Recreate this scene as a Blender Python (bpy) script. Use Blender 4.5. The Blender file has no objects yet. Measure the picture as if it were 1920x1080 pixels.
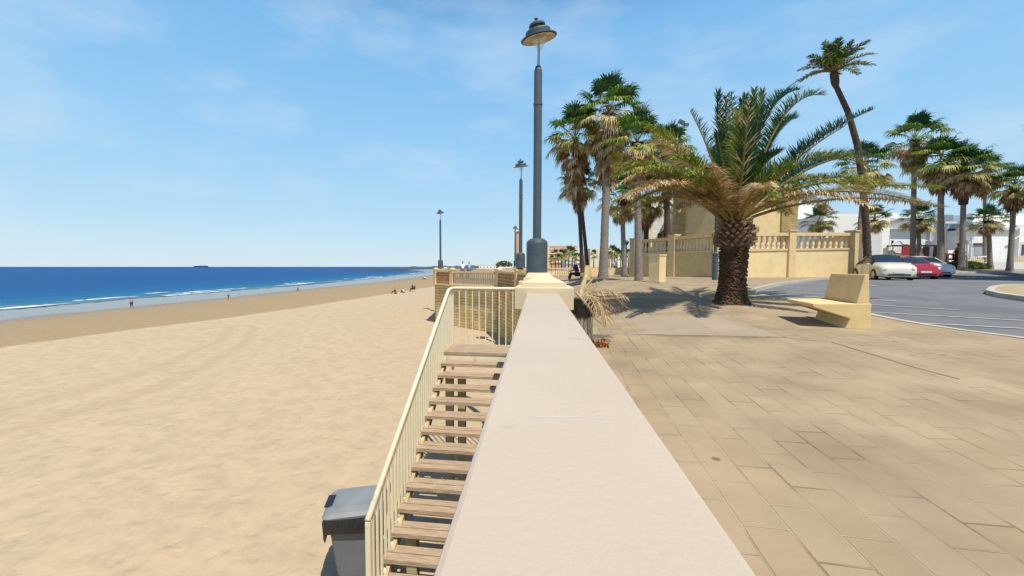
import bpy, math, random
from mathutils import Vector, Matrix, geometry, noise
S = bpy.context.scene
COL = S.collection
rad = math.radians
# ------------------------------------------------------------ camera, sky, sun, exposure
F_PX, CX, CY, EYE = 750.0, 910.0, 540.0, 1.2          # focal length and principal point in 1920-px units
YAW, PITCH = math.atan(98 / 750), rad(3.05)
cam = bpy.data.objects.new("camera", bpy.data.cameras.new("camera")); COL.objects.link(cam)
cam.location = (0, 0, EYE); cam.rotation_euler = (rad(90) - PITCH, 0, YAW)
cam.data.lens = 36 * F_PX / 1920; cam.data.shift_x = (960 - CX) / 1920
cam.data.clip_start = 0.05; cam.data.clip_end = 60000
S.camera = cam
SUN = Vector((0.24, -0.36, 0.90)).normalized()
w = bpy.data.worlds.new("World"); S.world = w; w.use_nodes = True
nt = w.node_tree; bg = nt.nodes["Background"]
sky = nt.nodes.new("ShaderNodeTexSky"); sky.sky_type = 'NISHITA'; sky.sun_disc = False
sky.sun_elevation = math.asin(SUN.z); sky.sun_rotation = math.atan2(SUN.x, SUN.y)
sky.air_density = 1.25; sky.dust_density = 0.25; sky.ozone_density = 3.2; sky.altitude = 0
tc = nt.nodes.new("ShaderNodeTexCoord"); mp = nt.nodes.new("ShaderNodeMapping"); mp.inputs['Scale'].default_value = (1.6, 2.2, 4.6)
mp.inputs['Rotation'].default_value = (0, 0.35, 0.4)
nz = nt.nodes.new("ShaderNodeTexNoise"); nz.inputs['Scale'].default_value = 2.1; nz.inputs['Detail'].default_value = 7; nz.inputs['Roughness'].default_value = .55
rp = nt.nodes.new("ShaderNodeValToRGB"); rp.color_ramp.elements[0].position = .50; rp.color_ramp.elements[1].position = .85
rp.color_ramp.elements[1].color = (.45, .45, .45, 1)
mx = nt.nodes.new("ShaderNodeMixRGB"); mx.inputs[2].default_value = (7.2, 7.9, 8.6, 1)
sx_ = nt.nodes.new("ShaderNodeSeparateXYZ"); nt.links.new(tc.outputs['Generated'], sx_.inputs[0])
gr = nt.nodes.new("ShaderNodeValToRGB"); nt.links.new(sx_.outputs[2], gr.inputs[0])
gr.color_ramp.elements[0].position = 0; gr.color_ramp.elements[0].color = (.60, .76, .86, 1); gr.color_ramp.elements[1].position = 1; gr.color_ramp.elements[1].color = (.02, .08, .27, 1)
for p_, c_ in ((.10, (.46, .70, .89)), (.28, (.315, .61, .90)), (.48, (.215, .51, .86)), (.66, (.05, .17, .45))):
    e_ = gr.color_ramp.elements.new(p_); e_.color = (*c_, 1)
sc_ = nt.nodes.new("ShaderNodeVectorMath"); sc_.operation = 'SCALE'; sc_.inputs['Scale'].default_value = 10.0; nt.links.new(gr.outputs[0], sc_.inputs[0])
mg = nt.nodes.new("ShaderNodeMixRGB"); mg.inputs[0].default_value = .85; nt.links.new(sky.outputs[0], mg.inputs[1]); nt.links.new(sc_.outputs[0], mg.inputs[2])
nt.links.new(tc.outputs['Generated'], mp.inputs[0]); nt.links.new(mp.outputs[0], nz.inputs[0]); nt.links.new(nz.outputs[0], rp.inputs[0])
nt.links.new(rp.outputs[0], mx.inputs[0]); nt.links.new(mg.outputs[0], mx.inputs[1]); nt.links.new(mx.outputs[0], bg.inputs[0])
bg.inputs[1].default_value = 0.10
sd = bpy.data.lights.new("sun", 'SUN'); sd.energy = 4.9; sd.angle = rad(.5); sd.color = (1, .93, .82)
so = bpy.data.objects.new("sun", sd); COL.objects.link(so); so.rotation_euler = SUN.to_track_quat('Z', 'Y').to_euler(); so.location = (0, 0, 40)
S.view_settings.view_transform = 'Standard'; S.view_settings.look = 'None'; S.view_settings.gamma = 1; S.view_settings.exposure = 0.12
S.cycles.max_bounces = 6

# ------------------------------------------------------------ geometry helpers
_R = Vector((math.cos(YAW), math.sin(YAW), 0)); _F0 = Vector((-math.sin(YAW), math.cos(YAW), 0))
_F = _F0 * math.cos(PITCH) - Vector((0, 0, math.sin(PITCH))); _U = _R.cross(_F)
C0 = Vector((0, 0, EYE))
def ray(x, y): return (x - CX) / F_PX * _R + (CY - y) / F_PX * _U + _F
def atz(x, y, z): d = ray(x, y); return C0 + d * ((z - EYE) / d.z)
def atd(x, y, D): return C0 + ray(x, y) * D
def atY(x, y, Y): d = ray(x, y); return C0 + d * (Y / d.y)
def ss(a, b, x):
    t = min(max((x - a) / (b - a), 0), 1); return t * t * (3 - 2 * t)
def g(x, y):                                            # height of the promenade / road surface
    b = .0265 * min(max(y, 0), 19.5) * ss(.8, 4, x)
    b *= 1 - .75 * ss(26, 42, y) * (1 - ss(5, 12, x))
    return b + .45 * ss(29, 37, y) * ss(12, 18, x)
def atg(x, y, dz=0):
    d = ray(x, y); t = .5
    while t < 300:
        p = C0 + d * t
        if p.z <= g(p.x, p.y) + dz: return Vector((p.x, p.y, g(p.x, p.y) + dz))
        t += .03
    return p
PL = {}
class MB:
    def __init__(s): s.v = []; s.f = []; s.m = []
    def add(s, vs, fs, m=0):
        o = len(s.v); s.v += [tuple(v) for v in vs]; s.f += [tuple(i + o for i in f) for f in fs]; s.m += [m] * len(fs); return s
    def box(s, c, d, rz=0, m=0, taper=1.0, M=None):
        x, y, z = d[0] / 2, d[1] / 2, d[2] / 2; vs = []
        for k in (-1, 1):
            t = taper if k == 1 else 1
            for a, b in ((-1, -1), (1, -1), (1, 1), (-1, 1)): vs.append(Vector((a * x * t, b * y * t, k * z)))
        Rm = M or Matrix.Rotation(rz, 3, 'Z'); vs = [Rm @ v + Vector(c) for v in vs]
        return s.add(vs, [(3, 2, 1, 0), (4, 5, 6, 7), (0, 1, 5, 4), (1, 2, 6, 5), (2, 3, 7, 6), (3, 0, 4, 7)], m)
    def bb(s, x0, x1, y0, y1, z0, z1, m=0): return s.box(((x0 + x1) / 2, (y0 + y1) / 2, (z0 + z1) / 2), (x1 - x0, y1 - y0, z1 - z0), 0, m)
    def tube(s, pts, rs, n=8, m=0, cap=True):
        pts = [Vector(p) for p in pts]
        if not hasattr(rs, '__len__'): rs = [rs] * len(pts)
        vs = []; up = None
        for i, p in enumerate(pts):
            d = (pts[min(i + 1, len(pts) - 1)] - pts[max(i - 1, 0)]).normalized()
            a = up if up else (Vector((1, 0, 0)) if abs(d.x) < .8 else Vector((0, 1, 0)))
            b = d.cross(a).normalized(); a = b.cross(d).normalized(); up = a
            for k in range(n):
                t = 2 * math.pi * k / n; vs.append(p + (a * math.cos(t) + b * math.sin(t)) * rs[i])
        fs = [(i * n + k, i * n + (k + 1) % n, (i + 1) * n + (k + 1) % n, (i + 1) * n + k) for i in range(len(pts) - 1) for k in range(n)]
        if cap: fs += [tuple(range(n - 1, -1, -1)), tuple(range((len(pts) - 1) * n, len(pts) * n))]
        return s.add(vs, fs, m)
    def lathe(s, prof, n=16, o=(0, 0, 0), m=0, M=None):
        o = Vector(o); vs = []
        for r, z in prof:
            for k in range(n):
                t = 2 * math.pi * k / n; v = Vector((r * math.cos(t), r * math.sin(t), z)); vs.append((M @ v if M else v) + o)
        fs = [(i * n + k, i * n + (k + 1) % n, (i + 1) * n + (k + 1) % n, (i + 1) * n + k) for i in range(len(prof) - 1) for k in range(n)]
        fs += [tuple(range(n - 1, -1, -1)), tuple(range((len(prof) - 1) * n, len(prof) * n))]
        return s.add(vs, fs, m)
    def prism(s, poly, a, b, m=0):                      # poly: list of Vectors at one end; a->b displacement
        a = Vector(a); b = Vector(b); n = len(poly)
        vs = [Vector(p) + a for p in poly] + [Vector(p) + b for p in poly]
        return s.add(vs, [tuple(range(n - 1, -1, -1)), tuple(range(n, 2 * n))] + [(i, (i + 1) % n, n + (i + 1) % n, n + i) for i in range(n)], m)
    def build(s, name, mats, parent=None, smooth=False, bevel=0):
        me = bpy.data.meshes.new(name); off = PL.get(parent.name, Vector()) if parent else Vector()
        me.from_pydata([tuple(Vector(v) - off) for v in s.v], [], s.f)
        if not isinstance(mats, (list, tuple)): mats = [mats]
        for m_ in mats: me.materials.append(m_)
        if len(mats) > 1: me.polygons.foreach_set('material_index', s.m)
        if smooth: me.polygons.foreach_set('use_smooth', [True] * len(me.polygons))
        me.update()
        o = bpy.data.objects.new(name, me); COL.objects.link(o)
        if parent: o.parent = parent; PL[o.name] = off
        if bevel:
            b = o.modifiers.new('bevel', 'BEVEL'); b.width = bevel; b.segments = 2; b.limit_method = 'ANGLE'
        if smooth == 'auto' or bevel: me.polygons.foreach_set('use_smooth', [False] * len(me.polygons))
        return o
def tag(o, label=None, cat=None, group=None, kind=None):
    if label: o['label'] = label
    if cat: o['category'] = cat
    if group: o['group'] = group
    if kind: o['kind'] = kind
    return o
def thing(name, label, cat, loc=(0, 0, 0), group=None):
    o = bpy.data.objects.new(name, None); COL.objects.link(o); o.location = loc; o.empty_display_size = .3; PL[o.name] = Vector(loc)
    return tag(o, label, cat, group)
def copy_tree(o, parent=None, loc=None, rz=None, label=None, sc=None):
    c = o.copy(); COL.objects.link(c); c.parent = parent
    if loc is not None: c.location = loc
    if rz is not None: c.rotation_euler = (0, 0, rz)
    if sc is not None: c.scale = (sc, sc, sc) if not hasattr(sc, '__len__') else sc
    if label: c['label'] = label
    for ch in [k for k in ALLK(o)]: copy_tree(ch, c)
    return c
def ALLK(o): return [k for k in bpy.data.objects if k.parent == o]

# ------------------------------------------------------------ materials
def mat(name, col, rough=.8, var=0, vs=3, bump=0, bs=40, metal=0, spec=.3, col2=None, stretch=None, transl=0, detail=6, dark=None, ds=9, dth=.62):
    m = bpy.data.materials.new(name); m.use_nodes = True; t = m.node_tree; P = t.nodes['Principled BSDF']
    P.inputs['Base Color'].default_value = (*col, 1); P.inputs['Roughness'].default_value = rough; P.inputs['Metallic'].default_value = metal
    P.inputs['Specular IOR Level'].default_value = spec
    L = t.links.new; N = t.nodes.new
    co = N('ShaderNodeTexCoord'); ge = N('ShaderNodeNewGeometry')
    mpn = N('ShaderNodeMapping'); L(ge.outputs['Position'], mpn.inputs[0])
    if stretch: mpn.inputs['Scale'].default_value = stretch
    last = None
    if var or col2:
        n = N('ShaderNodeTexNoise'); n.inputs['Scale'].default_value = vs; n.inputs['Detail'].default_value = detail; L(mpn.outputs[0], n.inputs[0])
        r = N('ShaderNodeValToRGB'); r.color_ramp.elements[0].position = .32; r.color_ramp.elements[1].position = .68
        c2 = col2 or tuple(min(c * (1 + var), 1) for c in col); c1 = col if col2 else tuple(c * (1 - var) for c in col)
        r.color_ramp.elements[0].color = (*c1, 1); r.color_ramp.elements[1].color = (*c2, 1)
        L(n.outputs[0], r.inputs[0]); last = r.outputs[0]
        if dark:
            n2 = N('ShaderNodeTexNoise'); n2.inputs['Scale'].default_value = ds; n2.inputs['Detail'].default_value = 8; L(mpn.outputs[0], n2.inputs[0])
            r2 = N('ShaderNodeValToRGB'); r2.color_ramp.elements[0].position = dth; r2.color_ramp.elements[1].position = dth + .1; L(n2.outputs[0], r2.inputs[0])
            x = N('ShaderNodeMixRGB'); L(r2.outputs[0], x.inputs[0]); L(last, x.inputs[1]); x.inputs[2].default_value = (*dark, 1); last = x.outputs[0]
        L(last, P.inputs['Base Color'])
    if bump:
        n = N('ShaderNodeTexNoise'); n.inputs['Scale'].default_value = bs; n.inputs['Detail'].default_value = 5; L(mpn.outputs[0], n.inputs[0])
        b = N('ShaderNodeBump'); b.inputs['Strength'].default_value = bump; b.inputs['Distance'].default_value = .02; L(n.outputs[0], b.inputs['Height']); L(b.outputs[0], P.inputs['Normal'])
    if transl:
        tr = N('ShaderNodeBsdfTranslucent'); ms = N('ShaderNodeMixShader'); ms.inputs[0].default_value = transl
        if last: L(last, tr.inputs[0])
        else: tr.inputs[0].default_value = (*col, 1)
        L(P.outputs[0], ms.inputs[1]); L(tr.outputs[0], ms.inputs[2]); L(ms.outputs[0], t.nodes['Material Output'].inputs[0])
    return m
def brickmat(name, c1, c2, mortar, ang, w_, h_, ms=.02, bump=.6, dist=0.0, var=.2, dirt=None):
    m = bpy.data.materials.new(name); m.use_nodes = True; t = m.node_tree; P = t.nodes['Principled BSDF']; L = t.links.new; N = t.nodes.new
    P.inputs['Roughness'].default_value = .9; P.inputs['Specular IOR Level'].default_value = .15
    ge = N('ShaderNodeNewGeometry'); sx = N('ShaderNodeSeparateXYZ'); L(ge.outputs['Position'], sx.inputs[0])
    def mth(op, a, b):
        n = N('ShaderNodeMath'); n.operation = op
        for i, q in enumerate((a, b)):
            if hasattr(q, 'links'): L(q, n.inputs[i])
            else: n.inputs[i].default_value = q
        return n.outputs[0]
    u = mth('ADD', mth('MULTIPLY', sx.outputs[0], math.cos(ang)), mth('MULTIPLY', sx.outputs[1], math.sin(ang)))
    vx = sx.outputs[2] if h_ > 0 else mth('SUBTRACT', mth('MULTIPLY', sx.outputs[1], math.cos(ang)), mth('MULTIPLY', sx.outputs[0], math.sin(ang)))
    cb = N('ShaderNodeCombineXYZ'); L(u, cb.inputs[0]); L(vx, cb.inputs[1]); vec = cb.outputs[0]
    if dist:
        nn = N('ShaderNodeTexNoise'); nn.inputs['Scale'].default_value = 3; L(ge.outputs['Position'], nn.inputs[0])
        va = N('ShaderNodeVectorMath'); va.operation = 'SCALE'; L(nn.outputs['Color'], va.inputs[0]); va.inputs['Scale'].default_value = dist
        vb = N('ShaderNodeVectorMath'); L(vec, vb.inputs[0]); L(va.outputs[0], vb.inputs[1]); vec = vb.outputs[0]
    br = N('ShaderNodeTexBrick'); L(vec, br.inputs['Vector']); br.inputs['Scale'].default_value = 1
    br.inputs['Brick Width'].default_value = w_; br.inputs['Row Height'].default_value = abs(h_); br.inputs['Mortar Size'].default_value = ms
    br.inputs['Mortar Smooth'].default_value = .3
    br.inputs['Color1'].default_value = (*c1, 1); br.inputs['Color2'].default_value = (*c2, 1); br.inputs['Mortar'].default_value = (*mortar, 1); br.inputs['Bias'].default_value = 0
    if h_ < 0:                                              # sand-filled joints, dirty in places
        nj = N('ShaderNodeTexNoise'); nj.inputs['Scale'].default_value = 2.3; nj.inputs['Detail'].default_value = 6; L(ge.outputs['Position'], nj.inputs[0])
        rj = N('ShaderNodeValToRGB'); rj.color_ramp.elements[0].position = .38; rj.color_ramp.elements[0].color = (.245, .185, .115, 1); rj.color_ramp.elements[1].position = .54; rj.color_ramp.elements[1].color = (*mortar, 1)
        L(nj.outputs[0], rj.inputs[0]); L(rj.outputs[0], br.inputs['Mortar'])
    n = N('ShaderNodeTexNoise'); n.inputs['Scale'].default_value = 1.3; n.inputs['Detail'].default_value = 9; L(ge.outputs['Position'], n.inputs[0])
    r = N('ShaderNodeValToRGB'); r.color_ramp.elements[0].position = .3; r.color_ramp.elements[1].position = .7
    r.color_ramp.elements[0].color = (1 - var,) * 3 + (1,); r.color_ramp.elements[1].color = (1 + var * .4,) * 3 + (1,); L(n.outputs[0], r.inputs[0])
    x = N('ShaderNodeMixRGB'); x.blend_type = 'MULTIPLY'; x.inputs[0].default_value = 1; L(br.outputs[0], x.inputs[1]); L(r.outputs[0], x.inputs[2]); last = x.outputs[0]
    if dirt:
        n3 = N('ShaderNodeTexVoronoi'); n3.inputs['Scale'].default_value = dirt[1]; L(ge.outputs['Position'], n3.inputs[0])
        r3 = N('ShaderNodeValToRGB'); r3.color_ramp.elements[0].position = dirt[2]; r3.color_ramp.elements[0].color = (.8, .8, .8, 1); r3.color_ramp.elements[1].position = dirt[2] * 1.5; r3.color_ramp.elements[1].color = (0, 0, 0, 1)
        L(n3.outputs['Distance'], r3.inputs[0]); x2 = N('ShaderNodeMixRGB'); L(r3.outputs[0], x2.inputs[0]); L(last, x2.inputs[1]); x2.inputs[2].default_value = (*dirt[0], 1); last = x2.outputs[0]
    L(last, P.inputs['Base Color'])
    n2 = N('ShaderNodeTexNoise'); n2.inputs['Scale'].default_value = 14; n2.inputs['Detail'].default_value = 6; L(ge.outputs['Position'], n2.inputs[0])
    sm = mth('ADD', mth('MULTIPLY', br.outputs['Fac'], -1.0), mth('MULTIPLY', n2.outputs[0], .5))
    b = N('ShaderNodeBump'); b.inputs['Strength'].default_value = bump; b.inputs['Distance'].default_value = .03 if h_ > 0 else .012; L(sm, b.inputs['Height']); L(b.outputs[0], P.inputs['Normal'])
    return m
M = dict(
    coping=mat('coping_plaster', (.475, .392, .302), .78, col2=(.505, .42, .328), vs=1.6, bump=.12, bs=60, dark=(.40, .33, .255), ds=9, dth=.665),
    render=mat('yellow_render', (.77, .60, .32), .85, var=.07, vs=2, bump=.2, bs=50),
    render_pale=mat('pale_yellow_render', (.64, .53, .345), .85, var=.05, vs=2.5, bump=.12, bs=60),
    roughcast=mat('shaded_roughcast_yellow', (.60, .46, .235), .95, var=.08, vs=3, bump=1.0, bs=28),
    stonepost=mat('cast_stone_yellow', (.70, .52, .27), .85, var=.08, vs=4, bump=.15, bs=60),
    baluster=mat('baluster_cast_stone', (.74, .60, .38), .85, var=.07, vs=6),
    bench=mat('bench_concrete_yellow', (.74, .55, .265), .85, var=.08, vs=5, bump=.35, bs=90, dark=(.55, .36, .14), ds=3.2, dth=.66),
    rail=mat('cream_painted_metal', (.76, .68, .48), .45, var=.05, vs=8, spec=.5, dark=(.55, .42, .2), ds=7, dth=.68),
    railold=mat('cream_steel_support', (.44, .36, .20), .6, var=.12, vs=6),
    plank=mat('weathered_plank', (.30, .21, .135), .85, col2=(.50, .39, .27), vs=5, stretch=(1.2, 14, 14), bump=.5, bs=9, dark=(.16, .10, .06), ds=4, dth=.64),
    lamp=mat('grey_lamp_paint', (.060, .085, .10), .5, var=.15, vs=5, spec=.5, dark=(.10, .10, .09), ds=6, dth=.66),
    lampin=mat('lamp_reflector', (.45, .36, .20), .4, var=.2, vs=8),
    galv=mat('galvanised_rod', (.42, .43, .42), .4, metal=.6),
    trunk=mat('palm_trunk_bark', (.24, .20, .165), .95, var=.25, vs=5, bump=.8, bs=12, stretch=(1, 1, 5)),
    trunkd=mat('dark_fibrous_bark', (.085, .055, .04), .95, var=.4, vs=10, bump=1, bs=25),
    scar=mat('palm_leaf_base', (.13, .07, .04), .9, col2=(.46, .34, .23), vs=10, bump=.6, bs=40),
    scard=mat('palm_trunk_fibre', (.045, .024, .015), .95, col2=(.17, .095, .05), vs=11, bump=1, bs=30),
    leaf=mat('palm_leaf_green', (.035, .10, .016), .45, col2=(.12, .24, .03), vs=3, transl=.3, spec=.35),
    leafd=mat('palm_leaf_deep_green', (.010, .042, .018), .45, col2=(.035, .11, .028), vs=3, transl=.22, spec=.35),
    olive=mat('palm_leaf_olive', (.22, .25, .035), .6, col2=(.50, .46, .09), vs=4, transl=.3),
    dry=mat('palm_leaf_dry', (.40, .28, .12), .8, col2=(.74, .60, .36), vs=5, transl=.2),
    dryb=mat('palm_leaf_brown', (.22, .12, .05), .85, col2=(.40, .26, .11), vs=5, transl=.15),
    rachis=mat('palm_frond_stem', (.20, .17, .045), .6, col2=(.30, .17, .045), vs=2),
    asphalt=mat('asphalt', (.168, .172, .178), .9, var=.10, vs=2, bump=.6, bs=70, dark=(.135, .145, .155), ds=.5, dth=.52),
    line=mat('road_paint', (.62, .62, .60), .8, col2=(.36, .36, .36), vs=8),
    kerb=mat('kerb_stone', (.46, .42, .35), .9, var=.12, vs=4),
    earth=mat('garden_earth', (.38, .30, .18), .95, var=.15, vs=3, bump=.5),
    white=mat('white_render', (.86, .86, .84), .8, var=.03, vs=2),
    whitesh=mat('grey_and_shaded_white_render', (.66, .66, .67), .85, var=.05, vs=2),
    mould=mat('plaster_moulding', (.62, .63, .64), .8),
    glass=mat('dark_window_glass', (.03, .045, .07), .06, spec=.8),
    shutter=mat('grey_roller_shutter', (.36, .38, .42), .6),
    wood=mat('brown_wood', (.10, .04, .03), .6, var=.3, vs=5),
    red=mat('red_sign', (.30, .03, .03), .6, var=.3, vs=6),
    tyre=mat('tyre_rubber', (.018, .018, .02), .85),
    rim=mat('alloy_rim', (.55, .55, .56), .35, metal=.8),
    black=mat('black_plastic', (.012, .012, .014), .35, spec=.5),
    bag=mat('black_bin_liner', (.006, .006, .007), .4, bump=.8, bs=18, spec=.7),
    binm=mat('grey_bin_plastic', (.155, .165, .18), .5, var=.06, vs=4, bump=.1, bs=50, dark=(.26, .27, .28), ds=6, dth=.66),
    binlid=mat('bin_lid_plastic', (.205, .215, .225), .5, var=.12, vs=4, spec=.5),
    metal=mat('weathered_slats', (.40, .36, .28), .6, var=.35, vs=14, stretch=(6, 6, 1)),
    skin=mat('skin', (.45, .25, .16), .6), hair=mat('dark_hair', (.03, .02, .015), .7), hairg=mat('grey_hair', (.35, .33, .31), .7),
    navy=mat('navy_cloth', (.025, .03, .10), .85), darkc=mat('dark_cloth', (.03, .025, .03), .85), whitec=mat('white_cloth', (.75, .76, .8), .85),
    bluec=mat('light_blue_cloth', (.25, .38, .62), .85), redc=mat('maroon_cloth', (.22, .04, .05), .85), pinkc=mat('pink_cloth', (.6, .2, .22), .85), jeans=mat('blue_jeans', (.07, .10, .20), .85),
    orange=mat('orange_litter', (.38, .15, .05), .8, var=.3, vs=20),
    rock=mat('dark_reef_rock', (.025, .032, .035), .9, col2=(.09, .08, .05), vs=.05, bump=.5, bs=1),
    hill=mat('far_land', (.05, .07, .075), .95, col2=(.10, .105, .09), vs=.01),
    peach=mat('peach_facade', (.60, .36, .22), .85, var=.06, vs=.3), cream=mat('cream_facade', (.72, .62, .46), .85, var=.04, vs=.3),
    hedge=mat('hedge_leaves', (.05, .09, .025), .8, col2=(.13, .17, .05), vs=3, transl=.2),
)
def clearglass():
    m = bpy.data.materials.new('clear_lamp_glass'); m.use_nodes = True; t = m.node_tree
    P = t.nodes['Principled BSDF']; P.inputs['Base Color'].default_value = (.8, .85, .85, 1); P.inputs['Roughness'].default_value = .05; P.inputs['Alpha'].default_value = .30
    return m
M['clear'] = clearglass()
M['carwin'] = mat('car_window_glass', (.02, .035, .055), .05, spec=1.0)
def paint(name, c):
    m = mat(name, c, .25, spec=.6); m.node_tree.nodes['Principled BSDF'].inputs['Coat Weight'].default_value = .6; return m
M['beige'] = paint('cream_car_paint', (.66, .62, .48)); M['redp'] = paint('red_car_paint', (.42, .012, .03)); M['whitep'] = paint('white_car_paint', (.8, .8, .8))
M['softtop'] = mat('black_soft_top', (.015, .015, .016), .9)
M['plate'] = mat('number_plate', (.7, .72, .7), .4); M['lens'] = mat('headlight_lens', (.6, .62, .64), .08, spec=.8)
M['seawall'] = brickmat('sea_wall_masonry_left_face', (.74, .50, .20), (.80, .60, .30), (.46, .30, .12), rad(140), .8, .18, .016, 1.0, .14, .35)
M['seawall2'] = brickmat('sea_wall_masonry_right_face', (.68, .44, .18), (.76, .54, .24), (.40, .25, .10), rad(100), .8, .18, .016, 1.0, .14, .35)
M['panel'] = brickmat('parapet_stone_panel', (.42, .24, .11), (.52, .32, .16), (.24, .13, .06), rad(140), .9, .16, .02, .9, .05, .2)
M['brickp'] = brickmat('brick_pilaster', (.48, .34, .16), (.60, .45, .22), (.36, .25, .11), 0, .45, .14, .012, .8, 0, .2)
M['ashlar'] = brickmat('white_ashlar', (.72, .72, .70), (.78, .78, .76), (.50, .50, .50), 0, .9, .4, .015, .6, 0, .05)
M['paving'] = brickmat('promenade_paving', (.350, .268, .168), (.380, .296, .192), (.42, .34, .225), rad(86), .40, -.20, .006, .9, .012, .24, ((.15, .10, .075), 2.4, .05))

# ------------------------------------------------------------ sand, sea
def lerp(tab, y):
    if y <= tab[0][0]: return tab[0][1]
    for (a, p), (b, q) in zip(tab, tab[1:]):
        if y <= b: return p + (q - p) * (y - a) / (b - a)
    return tab[-1][1]
BERM = [(-60, -27), (15, -25.2), (27, -23), (42, -21.6), (75, -20), (150, -20), (400, -42), (900, -140)]
FOAM = [(-60, -83), (44, -85), (80, -88), (110, -88), (150, -89), (240, -100), (350, -114), (560, -150), (900, -300)]
SEA_Z = -6.0
def sandz(x, y):
    xb, xf = lerp(BERM, y), lerp(FOAM, y)
    n = noise.noise((x * .15, y * .15, 0)) * .05 + noise.noise((x * .7, y * .7, 3)) * .018
    wob = noise.noise((y * .12, 0, 7)) * .5
    t = (x - xb + wob)
    if t > 0: return -2.65 + n + .06 * math.exp(-(t - .35) ** 2 / .12)
    z = -2.65 - .20 * ss(0, .55, -t); q = (-t) / (xb - xf)
    return z + (SEA_Z + .03 - -2.85) * q + n * .25 * max(0, 1 - q)
def strip_mesh(name, ys, xsf, zf, m, attr=None):
    vs = []; A = []; fs = []
    for y in ys:
        xs = xsf(y)
        for x in xs: vs.append((x, y, zf(x, y))); A.append(attr(x, y) if attr else 0)
    n = len(xs)
    fs = [(i * n + k, i * n + k + 1, (i + 1) * n + k + 1, (i + 1) * n + k) for i in range(len(ys) - 1) for k in range(n - 1)]
    me = bpy.data.meshes.new(name); me.from_pydata(vs, [], fs)
    if attr: a = me.attributes.new('wet', 'FLOAT', 'POINT'); a.data.foreach_set('value', A)
    me.materials.append(m); me.polygons.foreach_set('use_smooth', [True] * len(me.polygons)); me.update()
    o = bpy.data.objects.new(name, me); COL.objects.link(o); o['kind'] = 'structure'; return o
TRACKS = [(-.0311, .5787, -14.75), (-.0283, .5072, -16.19)]
def sandmat():
    m = bpy.data.materials.new('beach_sand'); m.use_nodes = True; t = m.node_tree; P = t.nodes['Principled BSDF']; L = t.links.new; N = t.nodes.new
    ge = N('ShaderNodeNewGeometry'); at = N('ShaderNodeAttribute'); at.attribute_name = 'wet'
    n1 = N('ShaderNodeTexNoise'); n1.inputs['Scale'].default_value = .25; n1.inputs['Detail'].default_value = 4; L(ge.outputs['Position'], n1.inputs[0])
    ad = N('ShaderNodeMath'); ad.operation = 'MULTIPLY_ADD'; L(n1.outputs[0], ad.inputs[0]); ad.inputs[1].default_value = .10; L(at.outputs['Fac'], ad.inputs[2])
    r = N('ShaderNodeValToRGB'); cr = r.color_ramp; L(ad.outputs[0], r.inputs[0])
    cr.elements[0].position = .13; cr.elements[0].color = (.462, .325, .178, 1); cr.elements[1].position = .20; cr.elements[1].color = (.34, .245, .13, 1)
    for p, c in ((.105, (.47, .365, .235)), (.135, (.30, .22, .125)), (.155, (.46, .35, .22)), (.45, (.33, .235, .125)), (.60, (.31, .225, .135)), (.68, (.21, .175, .13)), (1.0, (.19, .17, .14))):
        e = cr.elements.new(p); e.color = (*c, 1)
    rr = N('ShaderNodeValToRGB'); L(ad.outputs[0], rr.inputs[0]); rr.color_ramp.elements[0].position = .58; rr.color_ramp.elements[0].color = (.95,) * 3 + (1,)
    rr.color_ramp.elements[1].position = .70; rr.color_ramp.elements[1].color = (.22,) * 3 + (1,); L(rr.outputs[0], P.inputs['Roughness'])
    n2 = N('ShaderNodeTexNoise'); n2.inputs['Scale'].default_value = 2.4; n2.inputs['Detail'].default_value = 9; n2.inputs['Roughness'].default_value = .68; L(ge.outputs['Position'], n2.inputs[0])
    r2 = N('ShaderNodeValToRGB'); r2.color_ramp.elements[0].position = .38; r2.color_ramp.elements[0].color = (.88, .88, .87, 1); r2.color_ramp.elements[1].position = .58; r2.color_ramp.elements[1].color = (1.03, 1.02, 1, 1); L(n2.outputs[0], r2.inputs[0])
    x = N('ShaderNodeMixRGB'); x.blend_type = 'MULTIPLY'; x.inputs[0].default_value = 1; L(r.outputs[0], x.inputs[1]); L(r2.outputs[0], x.inputs[2])
    sxyz = N('ShaderNodeSeparateXYZ'); L(ge.outputs['Position'], sxyz.inputs[0])
    def mm(op, a, b_, c_=None):
        q = N('ShaderNodeMath'); q.operation = op
        for i, z in enumerate((a, b_, c_)):
            if z is None: continue
            if hasattr(z, 'links'): L(z, q.inputs[i])
            else: q.inputs[i].default_value = z
        return q.outputs[0]
    wob_ = mm('MULTIPLY_ADD', n1.outputs[0], 1.6, -.8)
    for (A2, A1, A0) in TRACKS:
        xc = mm('ADD', mm('MULTIPLY_ADD', mm('MULTIPLY_ADD', sxyz.outputs[1], A2, A1), sxyz.outputs[1], A0), wob_)
        dd_ = mm('ABSOLUTE', mm('SUBTRACT', sxyz.outputs[0], xc), 0)
        tr = N('ShaderNodeMapRange'); L(dd_, tr.inputs[0]); tr.inputs[1].default_value = .15; tr.inputs[2].default_value = .55; tr.inputs[3].default_value = .38; tr.inputs[4].default_value = 0
        xx_ = N('ShaderNodeMixRGB'); L(mm('MULTIPLY', tr.outputs[0], mm('LESS_THAN', sxyz.outputs[1], 24)), xx_.inputs[0]); L(x.outputs[0], xx_.inputs[1]); xx_.inputs[2].default_value = (.375, .272, .165, 1); x = xx_
    # scattered dark bits of weed
    vo = N('ShaderNodeTexVoronoi'); vo.inputs['Scale'].default_value = .9; L(ge.outputs['Position'], vo.inputs[0])
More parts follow.
